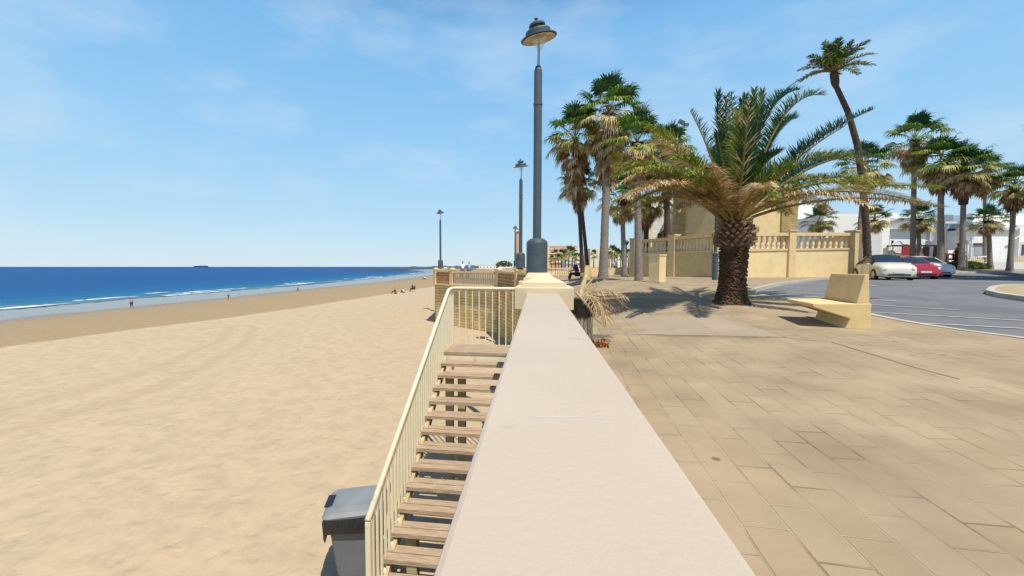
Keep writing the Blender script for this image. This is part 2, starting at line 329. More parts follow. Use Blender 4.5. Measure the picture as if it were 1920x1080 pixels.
    r3 = N('ShaderNodeValToRGB'); r3.color_ramp.elements[0].position = .022; r3.color_ramp.elements[0].color = (.75,) * 3 + (1,); r3.color_ramp.elements[1].position = .032; r3.color_ramp.elements[1].color = (0, 0, 0, 1); L(vo.outputs['Distance'], r3.inputs[0])
    x2 = N('ShaderNodeMixRGB'); L(r3.outputs[0], x2.inputs[0]); L(x.outputs[0], x2.inputs[1]); x2.inputs[2].default_value = (.12, .07, .04, 1); L(x2.outputs[0], P.inputs['Base Color'])
    n4 = N('ShaderNodeTexNoise'); n4.inputs['Scale'].default_value = 4.2; n4.inputs['Detail'].default_value = 5; n4.inputs['Roughness'].default_value = .52; L(ge.outputs['Position'], n4.inputs[0])
    bs = N('ShaderNodeMapRange'); L(ad.outputs[0], bs.inputs[0]); bs.inputs[1].default_value = .12; bs.inputs[2].default_value = .2; bs.inputs[3].default_value = .45; bs.inputs[4].default_value = .04
    b = N('ShaderNodeBump'); b.inputs['Distance'].default_value = .10; L(bs.outputs[0], b.inputs['Strength'])
    vd = N('ShaderNodeTexVoronoi'); vd.feature = 'SMOOTH_F1'; vd.inputs['Scale'].default_value = 2.7; vd.inputs['Smoothness'].default_value = .35
    wv_ = N('ShaderNodeVectorMath'); wv_.operation = 'SCALE'; L(n4.outputs['Color'], wv_.inputs[0]); wv_.inputs['Scale'].default_value = .35
    wa_ = N('ShaderNodeVectorMath'); L(ge.outputs['Position'], wa_.inputs[0]); L(wv_.outputs[0], wa_.inputs[1]); L(wa_.outputs[0], vd.inputs['Vector'])
    vm = N('ShaderNodeMapRange'); L(vd.outputs['Distance'], vm.inputs[0]); vm.inputs[1].default_value = .02; vm.inputs[2].default_value = .34; vm.inputs[3].default_value = 0; vm.inputs[4].default_value = .55
    hs = mm('ADD', mm('MULTIPLY', n4.outputs[0], .7), vm.outputs[0]); L(hs, b.inputs['Height']); L(b.outputs[0], P.inputs['Normal'])
    P.inputs['Specular IOR Level'].default_value = .35
    return m
def frange(a, b, s):
    o = []
    while a < b: o.append(a); a += s
    return o
ys = frange(-14, 40, .4) + frange(40, 80, 1) + frange(80, 200, 4) + frange(200, 960, 20)
def sand_xs(y):
    xb, xf = lerp(BERM, y), lerp(FOAM, y)
    a = [xf - 200 + 25 * k for k in range(7)] + [xf - 12 + (12 + xb - 2 - xf) * k / 30 for k in range(30)]
    return a + [xb - 2 + .16 * k for k in range(25)] + [xb + 2.2 + (3 - xb - 2.2) * k / 70 for k in range(71)]
def wet(x, y):
    xb, xf = lerp(BERM, y), lerp(FOAM, y); t = x - xb + noise.noise((y * .12, 0, 7)) * .5
    wz = noise.noise((y * .06, 5, 0)) * 2.5
    if t > 0: return .06 * max(0, 1 - t / 1.0)
    q = min((-t) / (xb - xf), 1.5)
    return .15 + .1 * ss(0, .04, q) + .70 * max(0, q - .04) * (1 + wz * .03)
strip_mesh('beach_sand', ys, sand_xs, sandz, sandmat(), wet)
# tyre tracks: two shallow lighter grooves pressed in the sand are left to the bump; berm scarp is modelled
def seamat():
    m = bpy.data.materials.new('sea_water'); m.use_nodes = True; t = m.node_tree; P = t.nodes['Principled BSDF']; L = t.links.new; N = t.nodes.new
    ge = N('ShaderNodeNewGeometry'); at = N('ShaderNodeAttribute'); at.attribute_name = 'wet'   # metres out from the water's edge
    mp_ = N('ShaderNodeMapping'); L(ge.outputs['Position'], mp_.inputs[0]); mp_.inputs['Scale'].default_value = (.22, .055, 1)
    n = N('ShaderNodeTexNoise'); n.inputs['Scale'].default_value = 1; n.inputs['Detail'].default_value = 6; n.inputs['Roughness'].default_value = .6; L(mp_.outputs[0], n.inputs[0])
    r = N('ShaderNodeValToRGB'); L(at.outputs['Fac'], r.inputs[0]); cr = r.color_ramp    # attr / 100
    cr.elements[0].position = 0; cr.elements[0].color = (.24, .28, .30, 1); cr.elements[1].position = 1; cr.elements[1].color = (.0, .062, .215, 1)
    for p, c in ((.05, (.07, .17, .23)), (.12, (.012, .13, .24)), (.3, (.001, .088, .235)), (.6, (.0, .07, .22))):
        e = cr.elements.new(p); e.color = (*c, 1)
    r2 = N('ShaderNodeValToRGB'); L(n.outputs[0], r2.inputs[0]); r2.color_ramp.elements[0].position = .3; r2.color_ramp.elements[0].color = (.72, .76, .8, 1); r2.color_ramp.elements[1].position = .7; r2.color_ramp.elements[1].color = (1.15, 1.12, 1.08, 1)
    x = N('ShaderNodeMixRGB'); x.blend_type = 'MULTIPLY'; x.inputs[0].default_value = 1; L(r.outputs[0], x.inputs[1]); L(r2.outputs[0], x.inputs[2])
    # breaking foam: bands at set distances, broken up by noise
    mp2 = N('ShaderNodeMapping'); L(ge.outputs['Position'], mp2.inputs[0]); mp2.inputs['Scale'].default_value = (.25, .045, 1)
    nf = N('ShaderNodeTexNoise'); nf.inputs['Scale'].default_value = 1; nf.inputs['Detail'].default_value = 3; L(mp2.outputs[0], nf.inputs[0])
    nfd = N('ShaderNodeTexNoise'); nfd.inputs['Scale'].default_value = .45; nfd.inputs['Detail'].default_value = 5; L(ge.outputs['Position'], nfd.inputs[0])
    def band(c, wd, th, off):
        d = N('ShaderNodeMath'); d.operation = 'SUBTRACT'; L(at.outputs['Fac'], d.inputs[0]); d.inputs[1].default_value = c
        wv = N('ShaderNodeMath'); wv.operation = 'MULTIPLY_ADD'; L(nf.outputs[0], wv.inputs[0]); wv.inputs[1].default_value = .05; L(d.outputs[0], wv.inputs[2])
        s_ = N('ShaderNodeMath'); s_.operation = 'SUBTRACT'; L(wv.outputs[0], s_.inputs[0]); s_.inputs[1].default_value = .025
        ab = N('ShaderNodeMath'); ab.operation = 'ABSOLUTE'; L(s_.outputs[0], ab.inputs[0])
        lt = N('ShaderNodeMapRange'); L(ab.outputs[0], lt.inputs[0]); lt.inputs[1].default_value = 0; lt.inputs[2].default_value = wd; lt.inputs[3].default_value = 1; lt.inputs[4].default_value = 0
        mo = N('ShaderNodeMapping'); L(ge.outputs['Position'], mo.inputs[0]); mo.inputs['Location'].default_value = (off, off, 0); mo.inputs['Scale'].default_value = (.03, .028, 1)
        nn = N('ShaderNodeTexNoise'); nn.inputs['Scale'].default_value = 1; nn.inputs['Detail'].default_value = 2; L(mo.outputs[0], nn.inputs[0])
        gt = N('ShaderNodeMapRange'); L(nn.outputs[0], gt.inputs[0]); gt.inputs[1].default_value = th; gt.inputs[2].default_value = th + .06
        dd = N('ShaderNodeMapRange'); L(nfd.outputs[0], dd.inputs[0]); dd.inputs[1].default_value = .36; dd.inputs[2].default_value = .56
        q = N('ShaderNodeMath'); q.operation = 'MULTIPLY'; L(lt.outputs[0], q.inputs[0]); L(gt.outputs[0], q.inputs[1])
        q2 = N('ShaderNodeMath'); q2.operation = 'MULTIPLY'; L(q.outputs[0], q2.inputs[0]); L(dd.outputs[0], q2.inputs[1])
        q3 = N('ShaderNodeMapRange'); L(q2.outputs[0], q3.inputs[0]); q3.inputs[1].default_value = .12; q3.inputs[2].default_value = .45; return q3.outputs[0]
    fo = band(.012, .011, .36, 0)
    for a in ((.045, .013, .47, 31), (.095, .018, .52, 77), (.15, .012, .56, 130)):
        mxx = N('ShaderNodeMath'); mxx.operation = 'MAXIMUM'; L(fo, mxx.inputs[0]); L(band(*a), mxx.inputs[1]); fo = mxx.outputs[0]
    xf = N('ShaderNodeMixRGB'); L(fo, xf.inputs[0]); L(x.outputs[0], xf.inputs[1]); xf.inputs[2].default_value = (.80, .82, .82, 1); L(xf.outputs[0], P.inputs['Base Color'])
    P.inputs['Roughness'].default_value = .45; P.inputs['Specular IOR Level'].default_value = .035
    mb = N('ShaderNodeMapping'); L(ge.outputs['Position'], mb.inputs[0]); mb.inputs['Scale'].default_value = (.9, .35, 1)
    nb = N('ShaderNodeTexNoise'); nb.inputs['Scale'].default_value = 1; nb.inputs['Detail'].default_value = 5; L(mb.outputs[0], nb.inputs[0])
    b = N('ShaderNodeBump'); b.inputs['Strength'].default_value = .6; b.inputs['Distance'].default_value = .25; L(nb.outputs[0], b.inputs['Height']); L(b.outputs[0], P.inputs['Normal'])
    return m
ysw = frange(-300, -14, 40) + frange(-14, 80, 2) + frange(80, 200, 5) + frange(200, 1000, 25) + [1000, 1400, 2000, 4000, 9000, 25000]
def foamx(y): return lerp(FOAM, y) if y < 900 else -300 + .2 * (y - 900)
def edge(y): return foamx(y) + noise.noise((y * .05, 2, 0)) * 1.2 + noise.noise((y * .3, 9, 0)) * .3
def sea_xs(y): return [-40000, -15000, -6000, -2500, -1200, -700] + [edge(y) - 400 * (1 - k / 14) ** 3 for k in range(1, 14)] + [edge(y) - 3, edge(y) - 1.5, edge(y)]
strip_mesh('sea_water', ysw, sea_xs, lambda x, y: SEA_Z + .02 + .04 * ss(0, 6, edge(y) - x) , seamat(), lambda x, y: (edge(y) - x) / 100)
# base ground under everything, reaches the horizon inland
mb = MB(); mb.bb(-3, 9000, -400, 12000, -8.3, -8.2); tag(mb.build('far_ground', M['earth']), kind='structure')

# ------------------------------------------------------------ promenade, road, kerbs
def inpoly(p, poly):
    c = False; n = len(poly)
    for i in range(n):
        a, b = poly[i], poly[i - 1]
        if (a[1] > p[1]) != (b[1] > p[1]) and p[0] < (b[0] - a[0]) * (p[1] - a[1]) / (b[1] - a[1]) + a[0]: c = not c
    return c
def sheet(name, poly, step, zf, m, holes=(), kind='structure'):
    poly = [(p[0], p[1]) for p in poly]; pts = [Vector(p) for p in poly]; ed = [(i, (i + 1) % len(poly)) for i in range(len(poly))]
    for h in holes:
        o = len(pts); pts += [Vector((p[0], p[1])) for p in h]; ed += [(o + i, o + (i + 1) % len(h)) for i in range(len(h))]
    x0, x1 = min(p[0] for p in poly), max(p[0] for p in poly); y0, y1 = min(p[1] for p in poly), max(p[1] for p in poly)
    for yy in frange(y0, y1, step):
        for xx in frange(x0, x1, step):
            p = (xx + .013, yy + .017)
            if inpoly(p, poly) and not any(inpoly(p, h) for h in holes): pts.append(Vector(p))
    v, e, f, *_ = geometry.delaunay_2d_cdt(pts, ed, [], 0, 1e-4)
    fs = []
    for t in f:
        c = sum((v[i] for i in t), Vector((0, 0))) / len(t)
        if inpoly(c, poly) and not any(inpoly(c, [(q[0], q[1]) for q in h]) for h in holes): fs.append(tuple(t))
    me = bpy.data.meshes.new(name); me.from_pydata([(p.x, p.y, zf(p.x, p.y)) for p in v], [], fs); me.materials.append(m)
    me.polygons.foreach_set('use_smooth', [True] * len(fs)); me.update()
    o = bpy.data.objects.new(name, me); COL.objects.link(o); o['kind'] = kind; return o
def smoothline(pts, n=6):
    pts = [Vector((p[0], p[1])) for p in pts]; out = []
    P_ = [pts[0]] + pts + [pts[-1]]
    for i in range(1, len(P_) - 2):
        for k in range(n):
            t = k / n; a, b, c, d = P_[i - 1], P_[i], P_[i + 1], P_[i + 2]
            out.append(.5 * ((2 * b) + (c - a) * t + (2 * a - 5 * b + 4 * c - d) * t * t + (3 * b - a - 3 * c + d) * t ** 3))
    out.append(pts[-1]); return out
LAMP3 = atd(826, 501, 33); 
WALL = [(-.10, -6), (-.10, 8.3), (-.14, 15.3), (-.85, 18.2), (-2.2, 22.6), (-6.9, 26.6), (-7.9, 33.5), (-9.5, 60), (-16, 150), (-30, 400)]
kp = [(1537, 521), (1487, 527), (1440, 534), (1414, 540), (1406, 546), (1430, 554), (1487, 561), (1560, 574), (1633, 591), (1709, 606), (1816, 622), (1918, 636), (2100, 668), (2500, 745)]
kerbpts = smoothline([atg(*p) for p in kp], 5)
road_far = [atd(1537, 521, 26.2), atd(1600, 518, 27.5), atd(1690, 517, 29.0), atd(1790, 515.5, 29.6), atd(1920, 514, 30), atd(2300, 512, 30)]
far_line = [Vector((p.x, p.y)) for p in road_far]; far_line[0] = kerbpts[0].copy()
roadpoly = list(kerbpts) + [Vector((46, 2)), Vector((62, 20))] + far_line[::-1][:-1]
pave = [Vector(p) for p in WALL] + [Vector((260, 400)), Vector((260, -6))]
roadz = lambda x, y: g(x, y) - .11
SHADE = sheet('promenade_paving', pave, 1.6, g, M['paving'], holes=[[(p.x, p.y) for p in roadpoly]])
sheet('parking_road', roadpoly, 1.6, roadz, M['asphalt'])
def kerb(pts, name, closed=False, wd=.14, up=.012, down=.16, m='kerb', side=1):
    n = len(pts); mb = MB(); vs = []
    for i, p in enumerate(pts):
        a = pts[(i - 1) % n] if (closed or i) else p; b = pts[(i + 1) % n] if (closed or i < n - 1) else p
        d = (Vector(b[:2]) - Vector(a[:2])).normalized(); q = Vector((-d.y, d.x)) * side; z = g(p[0], p[1])
        p2 = Vector(p[:2]); o = p2 + q * wd
        vs += [(p2.x, p2.y, z - down), (p2.x, p2.y, z + up), (o.x, o.y, z + up), (o.x, o.y, z - down)]
    fs = []
    for i in range(n if closed else n - 1):
        j = (i + 1) % n
        for k in range(4): fs.append((i * 4 + k, i * 4 + (k + 1) % 4, j * 4 + (k + 1) % 4, j * 4 + k))
    mb.add(vs, fs); return tag(mb.build(name, M[m]), kind='structure')
kerb(kerbpts, 'kerb', side=1)
kerb(far_line, 'kerb', side=-1)
# painted bay lines, laid on the asphalt
def roadline(a, b, wd=.11):
    a = atg(*a, -.11); b = atg(*b, -.11); mb = MB(); d = (b - a); d.z = 0; n = int(d.length / .8) + 1; d.normalize(); q = Vector((-d.y, d.x, 0)) * wd / 2; vs = []
    for i in range(n + 1):
        p = a.lerp(b, i / n); z = roadz(p.x, p.y) + .010
        vs += [(p.x + q.x, p.y + q.y, z), (p.x - q.x, p.y - q.y, z)]
    mb.add(vs, [(2 * i, 2 * i + 1, 2 * i + 3, 2 * i + 2) for i in range(n)]); tag(mb.build('road_marking', M['line']), kind='structure')
for a, b in (((1634, 586), (1920, 602)), ((1715, 606), (1920, 617)), ((1560, 567.5), (1799, 582)), ((1480, 531), (1560, 536)), ((1450, 537), (1553, 543)), ((1430, 545), (1600, 555)), ((1635, 562), (1690, 566)), ((1460, 552), (1640, 566)),
             ((1628, 526), (1705, 529)), ((1700, 524), (1768, 525)), ((1630, 535), (1648, 537))): roadline(a, b)
# traffic island
ip = [atg(x, y) for x, y in ((1848, 545), (1858, 538), (1885, 534.5), (1930, 534), (2010, 536), (2060, 545), (2030, 558), (1960, 562), (1915, 557), (1872, 551))]
ipl = smoothline(ip + [ip[0]], 5)[:-1]
kerb(ipl, 'traffic_island_kerb', True, .18, .03, .16, side=-1)
sheet('traffic_island', [(p.x, p.y) for p in ipl], 1.0, lambda x, y: g(x, y) + .018, M['earth'])
# strip of promenade beside the litter bin: long cut joint and a repaired patch of paving
def ribbon(pts, wd, name, m, dz=.004):
    P_ = [atg(*p) for p in pts]; mb = MB(); vs = []
    L_ = []
    for a, b in zip(P_, P_[1:]):
        k = max(2, int((b - a).length / .8)); L_ += [a.lerp(b, i / k) for i in range(k)]
    L_.append(P_[-1])
    for i, p in enumerate(L_):
        d = (L_[min(i + 1, len(L_) - 1)] - L_[max(i - 1, 0)]); d.z = 0; d.normalize(); q = Vector((-d.y, d.x, 0)) * wd / 2
        vs += [(p.x + q.x, p.y + q.y, g(p.x, p.y) + dz), (p.x - q.x, p.y - q.y, g(p.x, p.y) + dz)]
    mb.add(vs, [(2 * i, 2 * i + 1, 2 * i + 3, 2 * i + 2) for i in range(len(L_) - 1)]); return tag(mb.build(name, m), kind='structure')
M['joint'] = mat('dark_joint', (.20, .155, .11), .95, col2=(.36, .28, .20), vs=2)
ribbon([(1100, 627), (1475, 634)], .016, 'paving_joint', M['joint'])
ribbon([(1345, 590), (1475, 634), (1560, 641), (1720, 690), (1800, 712)], .018, 'paving_joint', M['joint'])
M['paving2'] = brickmat('grey_paving_patch', (.35, .285, .20), (.38, .31, .22), (.32, .26, .18), rad(86), .60, -.60, .006, .5, 0, .12)
pp = [atg(*p) for p in ((1120, 592), (1345, 590), (1470, 632.5), (1104, 625.5))]
sheet('paving_patch', [(p.x, p.y) for p in pp], 1.0, lambda x, y: g(x, y) + .003, M['paving2'])

# garden ground behind the road
def gz(x, y): return g(x, y) + .06
# ------------------------------------------------------------ sea wall and parapets
T = thing('parapet_wall', 'long smooth pale beige topped parapet wall running away from the viewer in the foreground', 'wall', (.06, 2, 0))
b = MB(); b.add([(x, y, z) for z in (.775, .85) for x, y in ((-.106, -2.5), (.240, -2.5), (.276, 5.30), (-.139, 5.30))], [(3, 2, 1, 0), (4, 5, 6, 7), (0, 1, 5, 4), (1, 2, 6, 5), (2, 3, 7, 6), (3, 0, 4, 7)]); b.build('coping', M['coping'], T, bevel=.012)
b = MB(); b.bb(-.07, .20, -2.5, 5.29, -.02, .774); b.build('wall_body', M['render_pale'], T)
for pts_ in ([(985, 786), (1020, 782), (1060, 781), (1105, 783), (1152, 788)],):
    P3 = [atz(x, y, .8502) for x, y in pts_]; b = MB(); vs = []
    for i, q in enumerate(P3): wq = .0012 * (1 if 0 < i < len(P3) - 1 else .2); vs += [q + Vector((0, wq, .0004)), q - Vector((0, wq, -.0004))]
    b.add(vs, [(2 * i, 2 * i + 1, 2 * i + 3, 2 * i + 2) for i in range(len(P3) - 1)]); b.build('hairline_crack', M['whitesh'] if len(pts_) > 3 else M['kerb'], T)
def pillar(cx, cy, label, top=.12):
    T = thing('parapet_pillar', label, 'pillar', (cx, cy, 0), 'cream parapet pillars at the beach stairs')
    b = MB(); b.bb(cx - .30, cx + .30, cy - .30, cy + .30, -2.9, .64); b.build('shaft', M['stonepost'], T)
    b = MB(); b.bb(cx - .385, cx + .385, cy - .385, cy + .385, .63, .925); b.build('capital_block', M['render_pale'], T, bevel=.01)
    b = MB()
    def fr(w0, w1, z0, z1):
        vs = [(cx + a * w0, cy + c * w0, z0) for a, c in ((-1, -1), (1, -1), (1, 1), (-1, 1))] + [(cx + a * w1, cy + c * w1, z1) for a, c in ((-1, -1), (1, -1), (1, 1), (-1, 1))]
        b.add(vs, [(3, 2, 1, 0), (4, 5, 6, 7), (0, 1, 5, 4), (1, 2, 6, 5), (2, 3, 7, 6), (3, 0, 4, 7)])
    fr(.30, .295, .925, .985); fr(.275, top / 2, .986, 1.085); b.build('cap', M['render_pale'], T)
pillar(.085, 5.69, 'cream stepped pillar at the far end of the smooth wall, nearest the viewer', .14)
pillar(.03, 7.92, 'cream pillar just behind the nearest one, carrying the tall grey lamp', .42)
def wallrun(mb, p, q, z0, z1, th, m=0, off=0):
    p = Vector((p[0], p[1], 0)); q = Vector((q[0], q[1], 0)); d = (q - p).normalized(); n = Vector((d.y, -d.x, 0))
    a, b_ = n * (off - th / 2), n * (off + th / 2)
    vs = [p + a, q + a, q + b_, p + b_]; vs = [v + Vector((0, 0, z0)) for v in vs] + [v + Vector((0, 0, z1)) for v in vs]
    mb.add(vs, [(3, 2, 1, 0), (4, 5, 6, 7), (0, 1, 5, 4), (1, 2, 6, 5), (2, 3, 7, 6), (3, 0, 4, 7)], m)
T = thing('sea_wall', 'rough stone retaining wall rising from the sand and carrying the promenade', 'retaining wall', (-2.2, 22.6, -2.7))
b = MB(); wallrun(b, (.03, -5), (.03, 15.2), -3.4, -.03, .3); wallrun(b, (.03, 15.2), (-.72, 18.2), -3.4, -.03, .3); wallrun(b, (-.72, 18.25), (-2.07, 22.6), -3.4, -.03, .32); b.build('stone_face', M['seawall2'], T)
b = MB(); wallrun(b, (-2.15, 22.7), (-6.8, 26.75), -3.4, -.03, .35); b.build('stone_face', M['seawall'], T)
b = MB(); wallrun(b, (-6.85, 26.8), (-7.75, 33.5), -3.4, -.03, .3); wallrun(b, (-7.75, 33.5), (-9.35, 60), -3.4, -.03, .3); wallrun(b, (-9.3, 60), (-15.8, 150), -3.4, -.03, .3); wallrun(b, (-15.8, 150), (-29.8, 400), -3.4, -.03, .3); b.build('stone_face', M['seawall2'], T)
b = MB()
for p, q in (((.03, 8.4), (.0, 15.2)), ((0, 15.2), (-.80, 18.2)), ((-.80, 18.2), (-2.2, 22.65)), ((-2.2, 22.65), (-6.9, 26.75)), ((-6.9, 26.75), (-7.8, 33.5)), ((-7.8, 33.5), (-9.4, 60))): wallrun(b, p, q, -.028, .06, .52)
b.build('ledge', M['stonepost'], T)
balp = [(.065, 0), (.065, .05), (.04, .07), (.07, .17), (.078, .27), (.05, .42), (.035, .52), (.05, .56), (.035, .60), (.058, .66), (.058, .72)]
def balmesh(h, name='baluster', n=10, rs=1.0):
    b = MB(); b.lathe([(r * rs, z / .72 * h) for r, z in balp], n); me = bpy.data.meshes.new(name); me.from_pydata(b.v, [], b.f); me.materials.append(M['baluster'])
    me.polygons.foreach_set('use_smooth', [True] * len(me.polygons)); return me
def inst(name, me, loc, parent, rz=0):
    o = bpy.data.objects.new(name, me); COL.objects.link(o); o.parent = parent; o.location = Vector(loc) - PL.get(parent.name, Vector()); o.rotation_euler = (0, 0, rz); return o
def balustrade(T, p, q, z, n, h=.72, th=.26, rail=.11, me=None, cap='stonepost', skip=0.25):
    b = MB(); wallrun(b, p, q, z(p), z(p) + .08, th) if False else None
    P0, Q0 = Vector((*p, z)), Vector((*q, z))
    b = MB(); wallrun(b, p, q, z, z + .09, th); b.build('plinth_rail', M[cap], T)
    b = MB(); wallrun(b, p, q, z + .09 + h, z + .09 + h + rail, th + .04); b.build('top_rail', M[cap], T)
    for i in range(n):
        t = (i + .5) / n; c = P0.lerp(Q0, t); inst('baluster', me, (c.x, c.y, z + .09), T)
def post(T, c, z0, z1, w_=.3, rz=0, m='stonepost', cap=True):
    b = MB(); b.box((c[0], c[1], (z0 + z1) / 2), (w_, w_, z1 - z0), rz)
    if cap: b.box((c[0], c[1], z1 + .03), (w_ + .08, w_ + .08, .06), rz); b.box((c[0], c[1], z1 + .0975), (w_ - .02, w_ - .02, .07), rz, taper=.35)
    b.build('post', M[m], T)
T = thing('seaside_balustrade', 'yellow stone balustrade with brown block panels on the bulging sea wall', 'balustrade', (-2.2, 22.6, .06))
BM = balmesh(.66, n=10)
c0, c1, c2, c3, c4 = Vector((-.80, 18.2)), Vector((-2.2, 22.65)), Vector((-6.9, 26.75)), Vector((-7.8, 33.5)), Vector((-9.4, 60))
m1 = c1.lerp(c2, .70)
post(T, c0, .06, 1.02, .42, rad(15)); post(T, c1, .06, 1.0, .30, rad(40)); post(T, m1, .06, 1.0, .30, rad(50)); post(T, c2, .06, 1.0, .30, rad(40)); post(T, c3, .06, 1.02, .42); post(T, (.0, 15.2), .06, 1.0, .36)
balustrade(T, tuple(c1.lerp(m1, .05)), tuple(c1.lerp(m1, .95)), .06, 19, .66, .24, .12, BM)
for p, q in (((.03, 8.35), (.0, 15.0)), ((0, 15.4), (-.76, 18.0)), (tuple(c0.lerp(c1, .05)), tuple(c0.lerp(c1, .95))), (tuple(m1.lerp(c2, .12)), tuple(m1.lerp(c2, .88))), (tuple(c2.lerp(c3, .04)), tuple(c2.lerp(c3, .96)))):
    b = MB(); wallrun(b, p, q, .06, .86, .20); b.build('block_panel', M['panel'], T)
    b = MB(); wallrun(b, p, q, .861, .97, .28); b.build('top_rail', M['stonepost'], T)
b = MB(); wallrun(b, tuple(c3), tuple(c4), .06, .86, .20); b.build('block_panel', M['panel'], T)

# ------------------------------------------------------------ beach stairs
SX, LY0, LY1, LZ = -1.58, 6.60, 7.34, -.25
T = thing('beach_staircase', 'wooden open tread staircase with cream metal railing going down to the sand', 'staircase', (SX, 4, -2.6))
b = MB()
for k in range(6): y = LY0 + .02 + k * .122; b.bb(SX - .02, -.14, y, y + .112, LZ - .045, LZ)
b.build('landing', M['plank'], T)
b = MB(); b.bb(SX - .02, -.14, LY0 + .03, LY0 + .07, LZ - .20, LZ - .05); b.bb(SX - .02, -.14, LY0 - .02, LY0 + .08, LZ - .215, LZ - .203); b.bb(SX, -.14, LY1 - .05, LY1 + .02, LZ - .2, LZ - .05); b.build('landing_frame', M['rail'], T)
random.seed(3)
NT = 17
for i in range(NT):
    y = LY0 - .20 - i * .225; z = LZ - .135 * (i + 1)
    for s_ in (0,):
        b = MB()
        sk = random.uniform(-.006, .006)
        b.box(((SX - .13) / 2 - .02, y, z - .022), (abs(SX) - .13 + .02, .108, .045), sk); b.box(((SX - .13) / 2 - .02, y + .122, z - .022), (abs(SX) - .13 + .02, .108, .043), sk)
        b.build('tread', M['plank'], T)
def stz(y): return LZ - .135 * ((LY0 - y) / .225)
yb = LY0 - .2 - (NT - .5) * .225
for x in (SX + .02, -.24):
    b = MB(); d = Vector((0, yb - LY0, stz(yb) - stz(LY0))); pr = [Vector((0, 0, -.22)), Vector((.04, 0, -.22)), Vector((.04, 0, -.07)), Vector((0, 0, -.07))]
    b.prism([Vector((p.x + x, LY0, LZ + p.z)) for p in pr], (0, 0, 0), d); b.build('stringer', M['railold'], T)
for (x, y) in ((-1.42, 6.35), (-1.22, 6.37), (-1.42, 4.35), (-.5, 6.9)):
    b = MB(); zt = min(stz(y) - .2, LZ - .21); b.bb(x - .06, x + .06, y - .06, y + .06, -2.8, zt); b.build('support_post', M['railold'], T)
b = MB(); b.bb(-1.6, -1.1, 6.15, 6.55, -2.8, -2.42); b.build('footing', M['coping'], T, bevel=.02)
# handrail follows the flight, then across the back of the landing to the lamp pillar
RT, RB = Vector((SX, 7.30, .80)), Vector((SX, 3.49, -1.20))
rz_top = LZ + 1.05
r0 = Vector((SX, LY1 - .35, rz_top - .02)); bend = [RB, r0, Vector((SX, LY1 - .08, rz_top)), Vector((SX + .05, LY1, rz_top)), Vector((-.30, LY1, rz_top - .005))]
b = MB(); b.tube(bend, .030, 10); b.build('handrail', M['rail'], T, smooth=True)
def railz(y): return RB.z + (r0.z - RB.z) * (y - RB.y) / (r0.y - RB.y) if y < r0.y else rz_top
def bar(p, z0, z1, w_=.022, name='railing_bar', d=None):
    b = MB(); b.bb(p[0] - w_ / 2, p[0] + w_ / 2, p[1] - (d or w_) / 2, p[1] + (d or w_) / 2, z0, z1); b.build(name, M['rail'], T)
y = RB.y + .02
bar((SX, RB.y + .02), -2.75, RB.z - .02, .05, 'newel_post')
y += .1
while y < LY1 - .12:
    zl = stz(y) - .10 if y < LY0 else LZ - .1
    bar((SX, y), zl, railz(y) - .02, .024); y += .105
x = SX + .13
bar((SX, LY1), LZ - .5, rz_top - .02, .045, 'newel_post')
while x < -.34: bar((x, LY1), LZ - .05, rz_top - .02, .018); x += .125
b = MB(); b.tube([Vector((SX, RB.y + .02, stz(RB.y) - .12)), Vector((SX, LY0, LZ - .12)), Vector((SX, LY1, LZ - .12))], .018, 6); b.tube([Vector((SX, LY1, LZ - .06)), Vector((-.3, LY1, LZ - .06))], .014, 6); b.build('lower_rail', M['rail'], T)

# ------------------------------------------------------------ street lamps on the parapet
def make_lamp(label, head_tilt=0):
    T = thing('street_lamp', label, 'street lamp', (0, 0, 0), 'grey lamps along the sea wall')
    b = MB(); b.lathe([(.205, -.03), (.205, .36), (.208, .362), (.208, .372), (.205, .374), (.205, .56), (.19, .60), (.13, .645), (.075, .655)], 24)
    b.box((.0, -.205, .34), (.03, .02, .03)); b.build('base_drum', M['lamp'], T, smooth='auto')
    b = MB(); b.lathe([(.082, .65), (.078, 3.18), (.088, 3.19), (.088, 3.23), (.078, 3.24), (.076, 3.84), (.05, 3.92)], 14); b.build('pole', M['lamp'], T, smooth='auto')
    b = MB(); b.tube([(0, -.01, 3.8), (.01, -.02, 4.15), (0, -.03, 4.55)], [.03, .026, .02], 8); b.build('lamp_arm', M['galv'], T)
    Mt = Matrix.Rotation(head_tilt, 3, 'Y') @ Matrix.Rotation(rad(11) if head_tilt else 0, 3, 'X')
    o = (0, .02, 4.50)
    b = MB(); b.lathe([(.16, .0), (.335, -.055), (.345, -.05), (.345, -.038), (.245, .0), (.24, .07), (.225, .09), (.14, .115), (.10, .125), (.10, .165), (.155, .165), (.155, .19), (.12, .225), (.03, .245), (.018, .265), (.038, .29), (.03, .305), (.008, .31)], 24, o, M=Mt); hd = b.build('lamp_hood', M['lamp'], T, smooth='auto')
    b = MB(); b.lathe([(.10, .0), (.30, -.052), (.31, -.060), (.10, -.02)], 20, o, M=Mt); b.build('reflector', M['lampin'], hd)
    b = MB(); b.lathe([(.04, -.24), (.09, -.17), (.13, -.08), (.14, -.02)], 16, o, M=Mt); b.build('glass_bowl', M['clear'], T, smooth=True)
    return T
l0 = make_lamp('tallest looking grey street lamp, on the pillar right behind the smooth wall', rad(-9))
lp = atd(1006.5, 511, 7.83); l0.location = (lp.x, 7.92, 1.10)
def lampat(px, py, D, lab, sc=1):
    p = atd(px, py, D); return copy_tree(l0, None, p, rad(20), lab, sc)
lampat(976, 501, 18.0, 'second grey street lamp, just left of the nearest lamp pole')
lampat(826, 502, 33.0, 'isolated grey street lamp at the left end of the balustrade, against the sea sky')
lampat(966, 499, 47.5, 'small distant grey street lamp in front of the slender pink tower', 1.0)
